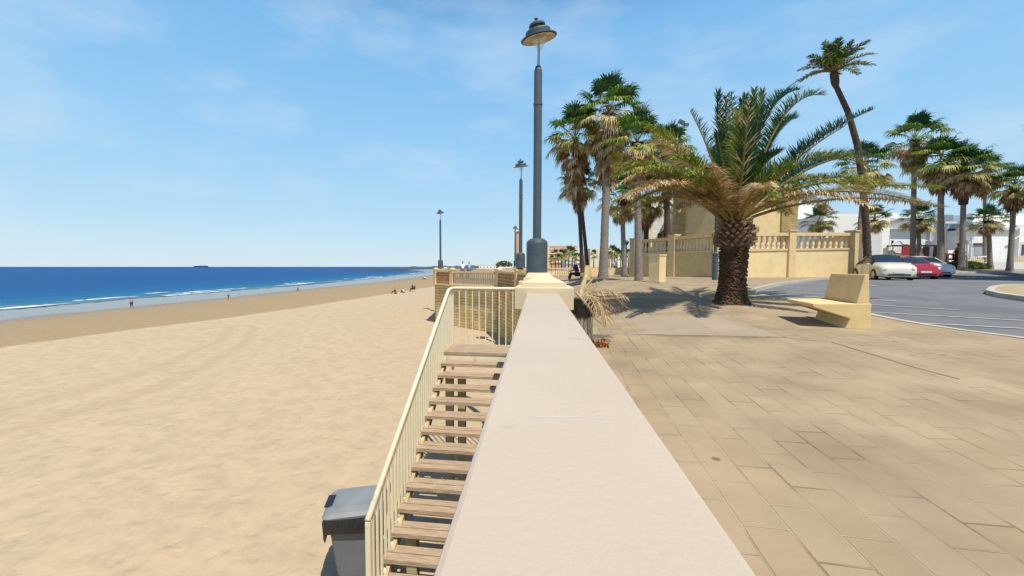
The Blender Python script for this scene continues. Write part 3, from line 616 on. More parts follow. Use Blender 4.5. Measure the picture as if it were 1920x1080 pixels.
# thin park lamp behind the squat palm, and a tiny one
T = thing('park_lamp', 'dark slim lamp post standing between the squat palm and the yellow wall', 'lamp post', atg(1340, 525))
p = PL[T.name]; b = MB(); b.lathe([(.13, 0), (.13, 1.25), (.15, 1.28), (.15, 1.36), (.08, 1.42), (.075, 4.6), (.03, 4.7)], 14, p); b.build('pole', M['lamp'], T, smooth='auto')
b = MB(); b.lathe([(.10, 4.65), (.20, 4.95), (.28, 5.0), (.14, 5.15), (.03, 5.25)], 14, p); b.build('lantern', M['lamp'], T, smooth='auto')
pp_ = atg(1174, 516); T = thing('park_lamp', 'tiny dark lamp post between two bare palm trunks left of the yellow wall', 'lamp post', pp_)
b = MB(); b.lathe([(.07, 0), (.05, 3.0), (.05, 3.05)], 8, pp_); b.build('pole', M['lamp'], T); b = MB(); b.lathe([(.10, 3.0), (.22, 3.25), (.26, 3.3), (.05, 3.5)], 10, pp_); b.build('lantern', M['lamp'], T)

# ------------------------------------------------------------ concrete bench
BZ = .19
n0 = atz(1632, 618, BZ)                                  # rear foot of the near end
tn, tf = atz(1545, 574, BZ + .40), atz(1489, 563, BZ + .40)
blen = (tf - tn); blen.z = 0; bl = blen.length; bdir = blen.normalized(); bfw = Vector((-bdir.y, bdir.x, 0))
if bfw.dot(tn - n0) < 0: bfw = -bfw
depth = (tn - n0).dot(bfw) * .94
def make_bench(name, label):
    """profile: forward = +x, length = +y, local origin at rear foot of near end"""
    T = thing(name, label, 'bench', (0, 0, 0), 'yellow concrete benches')
    def V(a, z): return Vector((a, 0, z))
    b = MB(); b.prism([V(0, 0), V(.33, 0), V(.27, .17), V(depth, .345), V(depth, .40), V(0, .425)], (0, 0, 0), (0, bl, 0)); b.build('seat', M['bench'], T, bevel=.012)
    b = MB(); b.prism([V(0.02, .42), V(.19, .42), V(.10, .89), V(.045, .89)], (0, .012, 0), (0, bl - .012, 0)); b.build('backrest', M['bench'], T, bevel=.012)
    return T
bench = make_bench('concrete_bench', 'angular yellow concrete bench with jutting seat on the open paving near the road')
ang = math.atan2(bfw.y, bfw.x)
# keep handedness: length must run along +bdir
if Vector((-math.sin(ang), math.cos(ang), 0)).dot(bdir) < 0:
    for c in ALLK(bench):
        c.scale.y = -1
bench.location = (n0.x, n0.y, g(n0.x, n0.y) - .005); bench.rotation_euler = (0, 0, ang)
bp = atg(1100, 525); bench2 = copy_tree(bench, None, bp, ang - rad(8), 'small distant yellow bench with a dark clothed person sitting on it')

# ------------------------------------------------------------ wheelie bin on the sand
def make_bin():
    zs = -2.66; p = Vector((-2.10, 4.45, zs)); T = thing('wheelie_bin', 'grey two wheeled bin with black liner hanging out, on the sand by the stair railing', 'bin', p)
    R3 = Matrix.Rotation(rad(196), 3, 'Z')             # local +x = front
    def W(x, y, z): return R3 @ Vector((x, y, z)) + p
    b = MB(); secs = [(.05, -.20, .19, .20), (.30, -.23, .24, .225), (.92, -.27, .32, .27), (1.0, -.28, .335, .28)]; n = 0
    def ring(z, x0, x1, hw, rr=.05):
        o = []
        for cx_, cy_, a0 in ((x1 - rr, hw - rr, 0), (x0 + rr, hw - rr, 90), (x0 + rr, -hw + rr, 180), (x1 - rr, -hw + rr, 270)):
            for k in range(4): a = rad(a0 + 30 * k); o.append(W(cx_ + rr * math.cos(a), cy_ + rr * math.sin(a), z))
        return o
    vs = [];
    for s_ in secs: vs += ring(*s_)
    N_ = 16; fs = [(i * N_ + k, i * N_ + (k + 1) % N_, (i + 1) * N_ + (k + 1) % N_, (i + 1) * N_ + k) for i in range(len(secs) - 1) for k in range(N_)] + [tuple(range(N_ - 1, -1, -1))]
    b.add(vs, fs); b.build('body', M['binm'], T)
    b = MB(); vs = []
    L_ = [(.995, -.28, .37, .285), (1.03, -.29, .39, .295), (1.07, -.26, .35, .26), (1.09, -.18, .26, .18)]
    for s_ in L_: vs += ring(*s_, rr=.06)
    # lid slopes: raise the hinge side a little
    vs = [v + Vector((0, 0, .035 * (-(R3.inverted() @ (v - p)).x + .1))) for v in vs]
    fs = [(i * N_ + k, i * N_ + (k + 1) % N_, (i + 1) * N_ + (k + 1) % N_, (i + 1) * N_ + k) for i in range(3) for k in range(N_)] + [tuple(range(N_ - 1, -1, -1)), tuple(range(48, 64))]
    b.add(vs, fs); lid = b.build('lid', M['binlid'], T)
    b = MB(); b.tube([W(-.33, -.22, 1.09), W(-.33, .22, 1.09)], .02, 8); b.build('handle', M['black'], T); b = MB(); b.box(W(.34, 0, 1.068), (.10, .24, .012), rad(196)); b.build('lid_grip', M['black'], lid)
    b = MB(); rnd = random.Random(4); vs = []; 
    r1 = ring(.97, -.31, .385, .31); r2 = [(v + Vector((0, 0, rnd.uniform(-.25, -.13)))).lerp(p + Vector((0, 0, .84)), -.01 + .03 * rnd.random()) for v in ring(.99, -.31, .37, .31)]
    r0_ = ring(1.005, -.29, .37, .295)
    b.add(r0_ + r1 + r2, [(i * 16 + k, i * 16 + (k + 1) % 16, (i + 1) * 16 + (k + 1) % 16, (i + 1) * 16 + k) for i in range(2) for k in range(16)]); b.build('bin_liner', M['bag'], T, smooth=True)
    for sy in (-1, 1):
        Mx = R3 @ Matrix.Rotation(rad(90), 3, 'X')
        b = MB(); b.lathe([(.05, -.03), (.10, -.03), (.105, -.02), (.105, .02), (.10, .03), (.05, .03)], 20, W(-.22, sy * .25, .10), M=Mx); wh = b.build('wheel', M['tyre'], T, smooth='auto')
        b = MB(); b.lathe([(.0, -.034), (.06, -.034), (.06, .034), (0, .034)], 14, W(-.22, sy * .25, .10), M=Mx); b.build('rim', M['binm'], wh)
    b = MB(); b.tube([W(-.22, -.25, .10), W(-.22, .25, .10)], .012, 6); b.build('axle', M['galv'], T)
    b = MB(); b.box(W(.235, 0, .33), (.05, .20, .02), rad(196)); b.build('foot_ledge', M['binm'], T)
make_bin()
# litter bin with dry palm fronds on the promenade
lb = Vector((.66, 6.25, g(.66, 6.25)))
T = thing('litter_bin', 'slatted round litter bin with black liner, stuffed with dry palm fronds, beside the cream pillar', 'litter bin', lb)
b = MB()
for k in range(20):
    a = 2 * math.pi * k / 20; b.box(lb + Vector((.175 * math.cos(a), .175 * math.sin(a), .33)), (.012, .042, .62), a)
b.lathe([(.168, .02), (.168, .62)], 20, lb); b.build('slatted_barrel', M['metal'], T)
b = MB(); rnd = random.Random(8); n_ = 20
vs = [lb + Vector((r * math.cos(2 * math.pi * k / n_), r * math.sin(2 * math.pi * k / n_), z + (rnd.uniform(-.05, .05) if j == 0 else 0))) for j, (r, z) in enumerate(((.195, .47), (.20, .60), (.205, .73), (.19, .745), (.17, .70), (.16, .45))) for k in range(n_)]
b.add(vs, [(i * n_ + k, i * n_ + (k + 1) % n_, (i + 1) * n_ + (k + 1) % n_, (i + 1) * n_ + k) for i in range(5) for k in range(n_)]); b.build('bin_liner', M['bag'], T, smooth=True)
b = MB(); b.lathe([(.207, .725), (.207, .745)], 20, lb); b.build('rim', M['galv'], T)

# ------------------------------------------------------------ palms
def bez(a, c, d, t): return a * (1 - t) ** 2 + c * 2 * t * (1 - t) + d * t * t
def frond(mb, A, Cc, D, rnd, n=46, ll=.55, lw=.034, m_leaf=0, m_stem=3, droop=.25, vang=.55, r0=.035, start=.12, mix=None):
    """pinnate frond along a bezier: stem tube plus two ranks of narrow leaflets"""
    pts = [bez(A, Cc, D, k / 14) for k in range(15)]
    mb.tube(pts, [r0 * (1 - .85 * k / 14) for k in range(15)], 5, m_stem, cap=False)
    up0 = Vector((0, 0, 1))
    for i in range(n):
        t = start + (1 - start) * (i + rnd.random() * .5) / n; p = bez(A, Cc, D, t); tg = (bez(A, Cc, D, min(t + .02, 1)) - bez(A, Cc, D, t - .02)).normalized()
        sd_ = tg.cross(up0)
        if sd_.length < .15: sd_ = tg.cross(Vector((math.cos(i), math.sin(i), 0)))
        sd_.normalize(); nm = sd_.cross(tg).normalized()
        prof = min(1, .35 + 2.6 * (t - start)) * (1 if t < .7 else 1 - .62 * (t - .7) / .3)
        for s_ in (-1, 1):
            L_ = ll * prof * rnd.uniform(.85, 1.1); fwd = .55 + .5 * t
            d1 = (sd_ * s_ * math.cos(vang) + nm * math.sin(vang) * rnd.uniform(.2, 1.5) + tg * fwd * rnd.uniform(.6, 1.4) + Vector((rnd.uniform(-.15, .15), rnd.uniform(-.15, .15), rnd.uniform(-.2, .1)))).normalized()
            q1 = p + d1 * L_ * .5; d2 = (d1 - Vector((0, 0, droop * rnd.uniform(.6, 1.6)))).normalized(); q2 = q1 + d2 * L_ * .5
            wv = d1.cross(nm if abs(d1.dot(nm)) < .9 else tg).normalized() * lw / 2
            ml = m_leaf if mix is None else (mix[1] if rnd.random() < mix[0](t) else m_leaf)
            mb.add([p - wv * .5, p + wv * .5, q1 + wv, q1 - wv, q2], [(0, 1, 2, 3), (3, 2, 4)], ml)
MS = [M['leaf'], M['olive'], M['dry'], M['rachis'], M['leafd'], M['dryb']]
# --- the squat canary palm
mp0 = atg(1371, 569); PD = (mp0 - C0).dot(_F)
T = thing('date_palm', 'squat thick trunked date palm with a huge sprawling half dry crown, standing on the paving', 'palm tree', mp0)
sc1 = PD / F_PX
hp = atd(1379, 408, PD); H = hp.z - mp0.z; lean = Vector((hp.x - mp0.x, hp.y - mp0.y, 0))
def axis(t): return mp0 + lean * t + Vector((0, 0, H * t))
prof = [(0, 40), (.03, 36), (.1, 31), (.2, 28.5), (.35, 27.5), (.5, 28), (.60, 29), (.64, 29), (.68, 36), (.75, 36), (.85, 34), (.95, 31), (1.02, 20)]
prof = [(t, r * sc1 * .82) for t, r in prof]
def prad(t):
    for (a, p), (b_, q) in zip(prof, prof[1:]):
        if t <= b_: return p + (q - p) * (t - a) / (b_ - a)
    return prof[-1][1]
b = MB(); n_ = 24; vs = []
for t, r in prof:
    for k in range(n_): a = 2 * math.pi * k / n_; vs.append(axis(t) + Vector((math.cos(a), math.sin(a), 0)) * (r - .03) * (1 + .04 * noise.noise((a, t * 6, 1))))
b.add(vs, [(i * n_ + k, i * n_ + (k + 1) % n_, (i + 1) * n_ + (k + 1) % n_, (i + 1) * n_ + k) for i in range(len(prof) - 1) for k in range(n_)]); tk = b.build('trunk', M['scard'], T, smooth=True)
rnd = random.Random(11)
def scales(rows, t0, t1, per, size, out, m, name, hang, jit=.3):
    b = MB()
    for j in range(rows):
        t = t0 + (t1 - t0) * (j + .5) / rows
        for k in range(per):
            a = 2 * math.pi * (k + .5 * (j % 2) + rnd.uniform(-.12, .12)) / per; tt = t + rnd.uniform(-jit, jit) * (t1 - t0) / rows
            er = Vector((math.cos(a), math.sin(a), 0)); et = Vector((-math.sin(a), math.cos(a), 0)); c = axis(tt) + er * (prad(tt) - .035)
            s_ = size * rnd.uniform(.75, 1.2); hh = s_ * .42; o_ = out * rnd.uniform(.6, 1.3)
            tip = er * o_ + Vector((0, 0, hang))
            v = [c - et * s_ * .5, c - Vector((0, 0, hh)), c + et * s_ * .5, c + Vector((0, 0, hh)), c - et * s_ * .33 + tip, c + tip - Vector((0, 0, hh * .55)), c + et * s_ * .33 + tip, c + tip + Vector((0, 0, hh * .55))]
            b.add(v, [(4, 5, 6, 7), (0, 1, 5, 4), (1, 2, 6, 5), (2, 3, 7, 6), (3, 0, 4, 7)])
    return b.build(name, m, tk)
scales(8, .655, .99, 15, .105, .10, M['scar'], 'leaf_base_scars', .03)
scales(26, .01, .65, 26, .075, .045, M['scard'], 'bark_scales', -.01, .6)
b2 = MB()
# fronds: (tip x, tip y, tip depth offset, control x, control y, kind)
FR = [(1345, 172, .6, 1352, 300, 'd'), (1362, 178, -.4, 1358, 290, 'dm'), (1371, 176, .3, 1380, 300, 'd'), (1392, 186, -.8, 1388, 300, 'd'), (1384, 205, -1.6, 1376, 330, 'm'), (1415, 168, .5, 1402, 290, 'g'), (1430, 170, 1.1, 1412, 290, 'g'), (1405, 196, -1.9, 1392, 330, 'dm'), (1398, 178, 1.6, 1392, 280, 'd'),
      (1294, 208, .8, 1345, 300, 'g'), (1352, 232, 2.0, 1362, 310, 'd'), (1422, 225, -1.2, 1398, 330, 'd'),
      (1500, 168, .8, 1415, 175, 'd'), (1541, 178, -.3, 1455, 165, 'g'), (1495, 222, 1.5, 1450, 215, 'd'), (1638, 205, .4, 1490, 265, 'd'), (1585, 236, -1.0, 1470, 300, 'd'), (1600, 292, 1.8, 1490, 295, 'd'), (1620, 310, -1.6, 1500, 250, 'm'),
      (1215, 238, .3, 1290, 260, 'o'), (1225, 262, -1.0, 1315, 300, 'o'), (1143, 335, .5, 1225, 260, 'o'), (1150, 352, -.9, 1265, 270, 'o'), (1146, 385, .2, 1245, 300, 'y'), (1165, 398, 1.4, 1270, 300, 'y'), (1172, 372, -2.2, 1280, 300, 'y'), (1240, 360, 2.5, 1310, 300, 'o'), (1150, 312, 1.6, 1250, 290, 'o'), (1190, 345, 2.6, 1280, 320, 'y'),
      (1762, 352, .2, 1560, 330, 'o'), (1735, 382, -.8, 1540, 325, 'o'), (1770, 388, .8, 1560, 345, 'y'), (1655, 345, 1.6, 1530, 300, 'm'), (1690, 352, -2.0, 1520, 310, 'o'), (1640, 390, -2.6, 1500, 330, 'y'), (1560, 400, 2.6, 1480, 330, 'y'), (1500, 372, 3.2, 1440, 330, 'o'), (1590, 352, 3.0, 1480, 300, 'm'), (1660, 300, .9, 1540, 262, 'd'),
      (1330, 310, -2.2, 1345, 335, 'b'), (1300, 345, -1.8, 1340, 340, 'm'), (1440, 350, -3.2, 1420, 330, 'b'), (1290, 330, -2.6, 1330, 310, 'm'), (1490, 318, -1.8, 1420, 310, 'g'), (1462, 285, -1.4, 1405, 320, 'd'), (1345, 250, -.8, 1358, 320, 'd'), (1230, 275, .8, 1310, 295, 'o'), (1160, 330, -1.6, 1262, 285, 'o'), (1180, 400, .8, 1280, 330, 'y'),
      (1330, 280, 3.0, 1350, 300, 'd'), (1450, 290, 3.0, 1410, 300, 'd'), (1395, 250, 3.0, 1390, 310, 'd'), (1260, 300, -1.8, 1320, 290, 'm'), (1270, 395, -1.0, 1320, 350, 'y'), (1480, 402, .8, 1430, 355, 'y'), (1300, 380, 2.2, 1330, 340, 'y'), (1455, 375, -2.0, 1415, 345, 'm')]
rnd = random.Random(5)
for i, (x, y, dd, cx_, cy_, k) in enumerate(FR):
    D = atd(x, y, PD + dd); top = axis(.97)
    dr = Vector((D.x - top.x, D.y - top.y, 0)); dr = dr.normalized() if dr.length > .01 else Vector((1, 0, 0))
    A = top + dr * .20 + Vector((0, 0, rnd.uniform(-.05, .14) - (.1 if k in 'yb' else 0))); Cc = atd(cx_, cy_, PD + dd * .45)
    arg = dict(d=dict(m_leaf=4), dm=dict(m_leaf=4, mix=(lambda t: .25, 2)), g=dict(m_leaf=0, mix=(lambda t: .10, 1)), m=dict(m_leaf=0, mix=(lambda t: .60, 1)), o=dict(m_leaf=0, mix=(lambda t: .75 if t > .55 else .55, 1 if i % 2 else 2)), y=dict(m_leaf=2, mix=(lambda t: .45, 1 if i % 3 == 0 else 5)), b=dict(m_leaf=2, mix=(lambda t: .45, 5)))[k]
    b = MB(); L_ = (A - Cc).length + (D - Cc).length
    frond(b, A, Cc, D, rnd, n=int((36 + L_ * 14) * (2.0 if k in 'oyb' else 1.5)), ll=.42 if k in 'dgm' or k == 'dm' else (.54 if k == 'o' else .46), lw=.024, droop=.12 if k in ('d', 'g', 'dm') else .55, vang=.95 if k in ('d', 'g', 'm', 'dm') else .30, r0=.042, **arg)
    o = b.build('frond', MS, T)
    if k in 'yb': o['label'] = 'dry straw coloured frond'
    elif k == 'o': o['label'] = 'yellowing olive frond'
# --- generic trunk
def trunk(T, pts, r, m, name='trunk', ringed=True, n=12):
    b = MB(); P_ = []; R_ = []
    for i in range(len(pts) - 1):
        k = 14
        for j in range(k): t = j / k; P_.append(Vector(pts[i]).lerp(Vector(pts[i + 1]), t)); R_.append((r[i] + (r[i + 1] - r[i]) * t) * (1 + (.05 if j % 2 else -.02) * ringed))
    P_.append(Vector(pts[-1])); R_.append(r[-1]); b.tube(P_, R_, n, 0); return b.build(name, m, T, smooth=True)
# --- tall leaning date palm
def pinnate_crown(top, R_, n, seed, dead=.15, mb=None, tilt=(0, 0)):
    rnd = random.Random(seed); b = mb or MB()
    for i in range(n):
        az = i * 2.39996 + rnd.uniform(-.2, .2); f = i / n; el = rad(86 - 84 * f ** .8 + rnd.uniform(-12, 12)); L_ = R_ * rnd.uniform(.85, 1.1) * (1 - .15 * (1 - f))
        d = Vector((math.cos(az) * math.cos(el), math.sin(az) * math.cos(el), math.sin(el))); D = top + d * L_ + Vector((tilt[0], tilt[1], -.18 * L_ * math.cos(el))); Cc = top + (d + Vector((0, 0, .35 * math.cos(el)))) * L_ * .5
        frond(b, top + d * .1, Cc, D, rnd, n=34, ll=R_ * .22, lw=.055, m_leaf=4 if f < .85 else 0, droop=.3, vang=.3, r0=.05, mix=(lambda t: dead, 1))
    return b
tb, tt = atg(1612, 478 + 35), None
def at_depth(x, y, D): return atd(x, y, D)
Dt = 26.5
T = thing('leaning_date_palm', 'very tall date palm with a thin trunk leaning left, towering above all the others', 'palm tree', atd(1627, 500, Dt))
trunk(T, [atd(1627, 505, Dt), atd(1625, 440, Dt), atd(1618, 345, Dt), atd(1607, 270, Dt), atd(1590, 210, Dt), atd(1566, 158, Dt)], [.23, .20, .19, .18, .16, .14], M['trunkd'])
b = MB(); b.tube([atd(1568, 164, Dt), atd(1566, 155, Dt), atd(1564, 140, Dt), atd(1563, 128, Dt)], [.14, .22, .23, .13], 10); b.build('crown_shaft', M['trunkd'], T)
b = pinnate_crown(atd(1563, 134, Dt), 2.25, 32, 21); b.build('crown', MS, T)
# --- fan palms
def fan(mb, p, d, L_, R_, rnd, ml, droop, seg=24, mix=None):
    """petiole plus one fan blade"""
    d = d.normalized(); side = d.cross(Vector((0, 0, 1)));
    if side.length < .1: side = Vector((1, 0, 0))
    side.normalize(); nm = side.cross(d).normalized()
    q = p + d * L_ - Vector((0, 0, droop * .22 * L_)); mb.add([p - side * .03, p + side * .03, q + side * .015, q - side * .015], [(0, 1, 2, 3)], 3)
    d2 = (d - Vector((0, 0, droop * .35))).normalized(); fold = rnd.uniform(.1, .5)
    for i in range(seg):
        a = rad(-105 + 210 * (i + .5) / seg); rr = R_ * (1 - .22 * abs(a) / 1.8) * rnd.uniform(.88, 1.08)
        e = (d2 * math.cos(a) + side * math.sin(a) + nm * fold * (abs(math.sin(a)) * .6)).normalized()
        wv = (side * math.cos(a) - d2 * math.sin(a)).normalized()
        q1 = q + e * rr * .52; e2 = (e - Vector((0, 0, droop * rnd.uniform(.5, 1.5)))).normalized(); q2 = q1 + e2 * rr * .26; e3 = (e2 - Vector((0, 0, (.35 + droop * 1.8) * rnd.uniform(.5, 1.5)))).normalized(); q3 = q2 + e3 * rr * rnd.uniform(.22, .38)
        w1 = R_ * .52 * rad(210) / seg * .56; w2 = w1 * .60
        m_ = ml if mix is None or rnd.random() > mix[0] else mix[1]
        mb.add([q, q1 - wv * w1, q1 + wv * w1, q2 + wv * w2, q2 - wv * w2, q3], [(0, 1, 2), (1, 4, 3, 2), (4, 5, 3)], m_)
def fan_crown(c, s, seed, n=32, skirt=24, wind=.25, low=0.0, skirt_len=1.0, mesh=None):
    rnd = random.Random(seed); b = MB(); k_ = MB()
    for i in range(n):
        f = i / (n - 1); az = i * 2.39996 + rnd.uniform(-.3, .3); el = rad(88 - 118 * f ** .85 + rnd.uniform(-14, 14))
        d = Vector((math.cos(az) * math.cos(el) + wind * .5 * (1 - f), math.sin(az) * math.cos(el), math.sin(el)))
        ml = 4 if f < .35 else (0 if f < .7 else 1); mix = (.15, 0) if f < .5 else ((.4, 1) if f < .75 else (.55, 2))
        fan(b, c + d * .12 * s, d, s * rnd.uniform(.75, 1.1), s * rnd.uniform(.80, 1.02), rnd, ml, .25 + .75 * f, mix=mix)
    for i in range(skirt):
        az = i * 2.39996; f = i / max(1, skirt - 1); el = rad(-28 - 50 * f + rnd.uniform(-8, 8))
        d = Vector((math.cos(az) * math.cos(el), math.sin(az) * math.cos(el), math.sin(el)))
        fan(k_, c + Vector((0, 0, -.15 * s - .9 * skirt_len * s * f)) , d, s * rnd.uniform(.45, .8) * (1 - .25 * f), s * rnd.uniform(.6, .75), rnd, 2 if rnd.random() < .5 else 5, .8, seg=13, mix=(.35, 5))
    return b, k_
def fan_palm(label, group, base, top, r, s, seed, skirt=24, sl=1.0, n=32, darktop=.35, mid=None, mtr='trunk', name='fan_palm', rtop=None):
    T = thing(name, label, 'palm tree', base, group)
    base, top = Vector(base), Vector(top); mid = Vector(mid) if mid else base.lerp(top, .5)
    q = base.lerp(top, .12)
    P_ = [base - Vector((0, 0, .1)), base.lerp(mid, .08), base.lerp(mid, .4), mid, mid.lerp(top, 1 - darktop), top]
    trunk(T, P_, [r * 1.3, r * 1.05, r * .88, r * .8, r * .78, r * .75], M[mtr])
    if darktop > 0:
        a = mid.lerp(top, 1 - darktop); b = MB(); rnd = random.Random(seed); K = 26; nn = 14; vs = []
        for i in range(K):
            c = a.lerp(top, i / (K - 1))
            for k in range(nn): t = 2 * math.pi * k / nn; vs.append(c + Vector((math.cos(t), math.sin(t), 0)) * r * ((1.15 + .35 * i / K) * (1 + (.18 if (i + k) % 2 else -.08) + rnd.uniform(-.08, .08))))
        b.add(vs, [(i * nn + k, i * nn + (k + 1) % nn, (i + 1) * nn + (k + 1) % nn, (i + 1) * nn + k) for i in range(K - 1) for k in range(nn)]); b.build('trunk_fibre', M['trunkd'], T)
    cb, kb = fan_crown(top, s, seed, n, skirt, skirt_len=sl); cb.build('crown', MS, T)
    if kb.v: kb.build('dead_leaf_skirt', MS, T)
    return T
GL = 'fan palms in the clump right of the lamps'
def fp(label, group, bx, by, tx, ty, D, rpx, rad_px, seed, **k):
    base = atd(bx, by, D); top = atd(tx, ty, D); q = 1 / math.sqrt(1 + ((tx - CX) / F_PX) ** 2)
    return fan_palm(label, group, base, top, rpx / F_PX * D * q, rad_px / F_PX * D * q ** .7, seed, **k)
fp('tallest fan palm of the left clump, with a thick pale grey trunk', GL, 1131, 521, 1141, 213, 24.5, 8.8, 42, 1, sl=2.6, skirt=50, n=38, darktop=.7)
fp('fan palm with a slim dark trunk and ragged crown, leftmost of the left clump', GL, 1093, 519, 1078, 258, 26, 4.0, 36, 2, mtr='trunkd', sl=2.2, skirt=34, darktop=.5)
fp('lower bushy fan palm whose crown sits under the leftmost crown', GL, 1104, 522, 1086, 345, 27.5, 4.2, 26, 3, mtr='trunkd', sl=1.0, skirt=16, darktop=.2)
fp('fan palm with a deep green crown just right of the tallest in the left clump', GL, 1198, 529, 1194, 268, 19.5, 7.8, 40, 4, sl=1.2, skirt=18, darktop=.25)
fp('dark slim fan palm half hidden behind the drooping dry fronds', GL, 1171, 515, 1166, 372, 31, 5.5, 30, 5, sl=.6, skirt=16, darktop=.4)
fp('low fan palm whose crown hangs before the white tower wall', GL, 1212, 514, 1211, 372, 33, 6.0, 32, 6, sl=.8, skirt=20, mtr='trunkd', darktop=.6)
fp('fan palm with a shaggy reddish trunk right behind the yellow balustrade', GL, 1251, 514, 1250, 282, 31, 7.0, 34, 7, sl=.9, skirt=20, mtr='trunkd', darktop=.8)
GR = 'fan palms in the garden row on the right'
fp('tallest fan palm of the right row, wind blown top', GR, 1711, 503, 1715, 262, 35, 6.8, 38, 11, sl=1.0, skirt=26, darktop=.25)
fp('thick fan palm with a broad golden skirt, second tallest in the right row', GR, 1764, 506, 1764, 303, 32.5, 8.2, 40, 12, sl=.9, skirt=38, darktop=.55)
fp('fan palm with a dark shaggy upper trunk, next right of the golden skirted one', GR, 1803, 506, 1808, 318, 31.5, 7.4, 38, 13, sl=.9, skirt=34, darktop=.7)
fp('slender fan palm behind, between the shaggy palm and the rightmost palm', GR, 1846, 502, 1846, 325, 40, 4.5, 33, 14, sl=.8, skirt=26, darktop=.3)
fp('rightmost fan palm in view, trunk tilting slightly at the picture edge', GR, 1893, 507, 1903, 348, 30, 7.4, 33, 15, sl=1.1, skirt=36, darktop=.6)
fp('fan palm with twin trunk partner, crown behind the drooping date palm fronds', GR, 1606, 503, 1622, 312, 29.5, 6.0, 34, 16, sl=.7, skirt=26, darktop=.5)
fp('short young fan palm with light green leaves before the white villa window', GR, 1857, 505, 1853, 414, 34, 6.5, 26, 17, sl=.35, skirt=12, n=24, darktop=.1)
fp('short fan palm behind the red sign, left of the golden skirted palm', GR, 1724, 500, 1722, 410, 36, 5.5, 25, 18, sl=.4, skirt=14, n=24, darktop=.1)
fp('short fan palm with pale leaves beside the leaning trunk', GR, 1612, 492, 1640, 412, 33, 5.0, 22, 19, sl=.3, skirt=12, n=24, darktop=.1, mid=atd(1614, 440, 33))
fp('small star shaped fan palm peeping over the yellow balustrade', GR, 1536, 503, 1536, 414, 33, 4.5, 21, 20, sl=.1, skirt=4, n=22, darktop=0)
fp('tall fan palm of the right row standing just outside the picture', GR, 1990, 512, 1992, 330, 27, 8.5, 36, 22, sl=1.5, skirt=36, darktop=.6)
fp('broad fan palm of the right row standing further outside the picture', GR, 2080, 516, 2080, 310, 25, 8.5, 38, 23, sl=1.5, skirt=36, darktop=.6)
# fallen / stuffed dry fronds at the litter bin
def dryfrond(T_name, label, A, Cc, D, seed, n=40, ll=.30, lw=.014, droop=.9, leaf=2):
    rnd = random.Random(seed); b = MB(); frond(b, Vector(A), Vector(Cc), Vector(D), rnd, n=int(n*.75), ll=ll*1.25, lw=lw*1.0, m_leaf=leaf, m_stem=2, droop=droop, vang=.1, r0=.014, start=.2, mix=(lambda t: .55, 5))
    return tag(b.build(T_name, MS), label, 'palm frond', 'dry fronds in the litter bin')
tp = lb + Vector((0, 0, .72)); DL = (lb - C0).dot(_F)
dryfrond('dry_palm_frond', 'dry frond arching furthest right out of the litter bin', tp, atd(1122, 535, DL), atd(1172, 556, DL - .1), 1)
dryfrond('dry_palm_frond', 'dry frond drooping down the right side of the litter bin', tp, atd(1118, 538, DL - .2), atd(1140, 604, DL - .3), 2, ll=.34)
dryfrond('dry_palm_frond', 'short dry frond rising towards the distant palms from the litter bin', tp, atd(1100, 545, DL), atd(1135, 524, DL + .2), 3, n=24, ll=.16, droop=.3)
dryfrond('dry_palm_frond', 'dry frond hanging behind the other two at the litter bin', tp, atd(1125, 540, DL + .4), atd(1158, 590, DL + .4), 4, ll=.30)
dryfrond('dry_palm_frond', 'thin dry frond hanging nearest the viewer over the litter bin', tp, atd(1108, 540, DL - .4), atd(1122, 596, DL - .5), 7, n=26, ll=.18, lw=.009)
dryfrond('dry_palm_frond', 'long dry frond reaching right just above the palm shadow, from the litter bin', tp, atd(1130, 528, DL + .3), atd(1176, 578, DL + .5), 8, n=36, ll=.16, lw=.009)
b = MB(); p0 = tp + Vector((-.02, -.05, 0)); b.tube([p0, atd(1090, 545, DL), atd(1098, 520, DL), atd(1100, 503, DL + .1)], [.03, .045, .03, .035], 6); b.tube([p0, atd(1092, 548, DL), atd(1101, 535, DL), atd(1112, 522, DL)], [.02, .025, .018, .01], 5)
tag(b.build('frond_stalk', M['dry']), 'thick yellow frond stalk sticking up out of the litter bin', 'palm stalk')
b = MB(); b.tube([atd(1078, 548, DL - .25), atd(1092, 562, DL - .25), atd(1106, 578, DL - .25), atd(1118, 600, DL - .25), atd(1134, 612, DL - .3)], [.018, .02, .016, .01, .006], 5)
tag(b.build('frond_stalk', M['dry']), 'pale bent stalk hanging across the litter bin liner', 'palm stalk')
b = MB(); rnd = random.Random(2); oc = Vector((.98, 6.1, g(.98, 6.1)))
for k in range(90):
    c = oc + Vector((max(-.13, min(.05, rnd.gauss(-.04, .055))), max(-.12, min(.12, rnd.gauss(0, .08))), min(.09, abs(rnd.gauss(.04, .03))))); M3 = Matrix.Rotation(rnd.random() * 6, 3, Vector((rnd.random(), rnd.random(), rnd.random())).normalized()); b.box(c, (.06, .035, .004), M=M3)
tag(b.build('litter_heap', M['orange']), 'orange brown heap of dry leaves on the paving by the litter bin', 'leaf litter')

